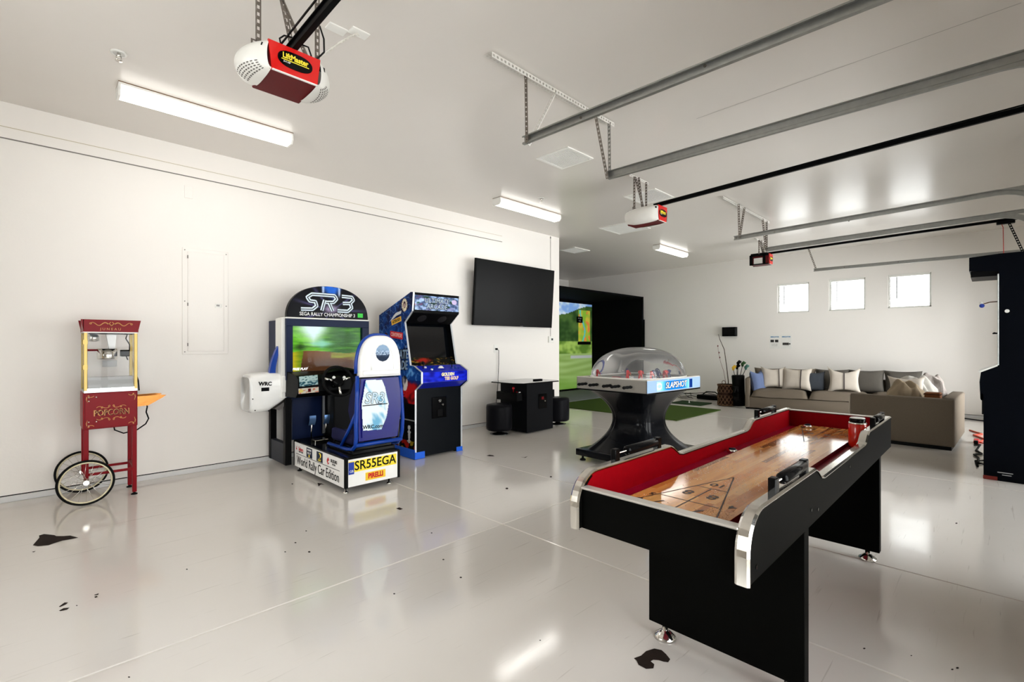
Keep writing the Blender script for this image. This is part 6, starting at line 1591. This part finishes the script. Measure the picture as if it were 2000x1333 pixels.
def heap(nm, lab, cat, c, r, h, mat, seed, freq=3.0, par=M2, amp=.35):
    t = thing(nm, lab, cat, par @ Vector((c[0], c[1], c[2])))
    mb = MB()
    def f(u, v):
        a = 2 * PI * u; b = v * PI / 2; k = math.cos(b) ** .7 if v < 1 else 0
        n = 1 + amp * .6 * nz(math.cos(a) * 1.6 + seed, math.sin(a) * 1.6, v * 2) + amp * .35 * nz(math.cos(a) * 4 * freq / 3 + seed, math.sin(a) * 4 * freq / 3, v * 6)
        fold = 1 + .10 * math.sin(a * 7 + seed + v * 5) * (1 - v)
        return (c[0] + r[0] * k * math.cos(a) * n * fold, c[1] + r[1] * k * math.sin(a) * n * fold, c[2] + h * math.sin(b) * (1 + amp * nz(math.cos(a) * k * 2.2 + seed, math.sin(a) * k * 2.2, 9)))
    mb.surf(f, 64, 20, True, True); part('folded_cloth', place(mb, par), mat, t)
    return t
BEIG = pm('beige_throw', rgb(150, 134, 112), .95, bump=.4, bscale=60); FUR = pm('grey_fur_throw', rgb(140, 132, 126), 1.0, var=.25, vscale=40, bump=.9, bscale=60)
heap('beige_throw_blanket', 'beige blanket bunched over the sofa back', 'blanket', (.38, .50, .42), (.17, .21), .33, BEIG, 3.0)
heap('white_duvet', 'rumpled white duvet behind the beige blanket', 'blanket', (.78, .46, .40), (.2, .24), .38, pm('white_cotton', rgb(180, 176, 168), .95, bump=.4, bscale=50), 8.0)
heap('fur_throw', 'grey fluffy throw heaped at the right end of the sofa section', 'blanket', (1.08, .33, .40), (.22, .19), .40, FUR, 14.0, 5)
Mtmp = Ms; Ms = M2 @ Matrix.Rotation(math.radians(-90), 4, 'Z')
pillow(-.52, .62, .68, .40, .32, .14, math.radians(10), math.radians(-20), CREAM, 'cream pillow sticking up behind the blankets', None, .6, 9)
Ms = Mtmp
wk2 = thing('small_wicker_tray', 'small brown wicker basket on the sofa section beside the throw', 'basket', M2 @ Vector((.26, .27, .42)))
mb = MB(); mb.box((.17, .14, .43), (.34, .29, .66), .01); part('basket_body', place(mb, M2), pm('rattan', rgb(120, 72, 38), .6, var=.5, vscale=18, stretch=(1, 1, 14), bump=.5, bscale=60), wk2)
mb = MB()
for z in (.46, .52, .58, .64): mb.tube([(.165, .136, z), (.345, .136, z), (.345, .294, z), (.165, .294, z)], .006, 5, closed=True)
part('woven_band', place(mb, M2), pm('dark_rattan', rgb(70, 38, 22), .6), wk2)
# extension leads beyond the sofa
for lab, col, pts in (('orange extension lead on the floor right of the sofa', pm('orange_cord', rgb(200, 74, 52), .5), [(9.6, .25, .008), (9.3, .12, .01), (9.1, .2, .012), (8.8, .08, .01), (8.5, .14, .01), (8.3, .02, .01), (8.6, -.1, .01)]),
    ('dark cable along the foot of the back wall at the right', CORDB, [(11.2, .8, .01), (11.0, .3, .012), (10.9, .05, .01), (10.8, -.2, .01)]),
    ('tangled black leads on the floor beside the tall dark cabinet', CORDB, [(8.2, .17, .01), (8.0, .12, .05), (7.8, .15, .01), (7.6, .10, .012), (7.5, .16, .01), (7.3, .12, .01), (7.0, .12, .01), (6.9, .03, .01), (7.2, .06, .012), (7.1, .14, .01), (6.8, .12, .01)])):
    t = thing('floor_cable', lab, 'cable', pts[0]); mb = MB(); mb.tube(pts, .011, 6); part('wire', mb, col, t)
psx = thing('power_strip', 'red and black plug junction on the floor right of the sofa', 'plug', (8.45, .16, 0)); mb = MB(); mb.box((8.35, .135, .004), (8.55, .185, .045), .006); part('plug_block', mb, INKR, psx); mb = MB(); mb.box((8.3, .14, .004), (8.36, .18, .05), .006); part('black_plug', mb, BLACK, psx)

# ================================================================== tall dark arcade cabinet at the right edge
dk = thing('dark_arcade_cabinet', 'tall navy arcade cabinet cut by the right edge of the photo', 'arcade machine', (6.6, -.25, 0))
DN = pm('dark_navy_laminate', rgb(3, 5, 11), .3, var=.2, vscale=8)
dprof = [(.071, .0), (.071, .72), (.092, .74), (.098, .90), (.088, .995), (-.022, 1.058), (-.028, 1.9), (-.028, 2.085), (-.36, 2.085), (-.36, 0)]
for (a, b) in ((6.26, 6.285), (6.69, 6.715)):
    mb = MB(); mb.prism(dprof, a, b, 'x'); part('side_panel', mb, DN, dk)
mb = MB(); mb.box((6.285, -.35, 0), (6.69, -.05, 2.06)); mb.box((6.285, -.1, .02), (6.69, .055, .72)); part('carcass', mb, BLACK, dk)
mb = MB(); mb.prism([(.168, 2.072), (.168, 1.945), (-.03, 1.925), (-.03, 2.085)], 6.262, 6.713, 'x'); part('header_box', mb, MC['dark_navy_laminate'], dk)
mb = MB(); mb.box((6.275, -.03, 1.885), (6.70, .158, 1.94), .003); part('speaker_tray', mb, BLACK, dk)
mb = MB(); mb.prism([(.100, .985), (.105, 1.0), (-.022, 1.066), (-.022, 1.052)], 6.255, 6.72, 'x'); part('control_panel', mb, WPAINT, dk, 'pale worn control panel edge')
mb = MB(); mb.box((6.258, -.030, 1.06), (6.28, -.020, 1.90), .002); part('edge_moulding', mb, pm('worn_white_edge', rgb(196, 200, 198), .5, var=.4, vscale=25), dk, 'worn white edge strip')
mb = MB(); mb.box((6.26, .072, .73), (6.30, .088, .79)); mb.box((6.258, .07, .60), (6.29, .082, .73)); part('lock_bracket', mb, BLACK, dk)
mb = MB(); mb.cyl((6.256, -.082, 1.555), (6.26, -.082, 1.555), .016, n=18); part('side_cap', mb, WPLAS, dk)
mb = MB(); mb.box((6.2585, -.12, .075), (6.26, -.02, .082)); mb.box((6.2585, -.11, .055), (6.26, -.05, .061)); part('maker_label', mb, pm('pale_label', rgb(170, 170, 170), .6), dk)
mb = MB(); mb.box((6.256, -.02, .003), (6.262, .074, .035)); part('red_base_corner', mb, pm('worn_red_edge', rgb(110, 40, 34), .6), dk)
mb = MB(); mb.tube([(6.30, -.02, 1.648), (6.30, .03, 1.645), (6.30, .07, 1.632)], .005, 6); mb2 = MB(); mb2.lathe([(0, -.02), (.014, -.014), (.02, 0), (.014, .014), (0, .02)], (6.30, .082, 1.615), 14); mb3 = MB(); mb3.lathe([(0, -.013), (.010, -.009), (.013, 0), (.010, .009), (0, .013)], (6.30, .088, 1.642), 12)
st_ = part('side_lever', mb, pm('brown_lever', rgb(96, 66, 48), .5), dk); part('lever_ball', mb2, INKB, st_, 'blue ball'); part('lever_knob', mb3, WPLAS, st_, 'white ball')
mb = MB(); mb.tube([(6.28, -.02, 1.353), (6.28, .002, 1.356), (6.28, .012, 1.35)], [.006, .009, .004], 8); part('small_knob', mb, BLACK, dk)
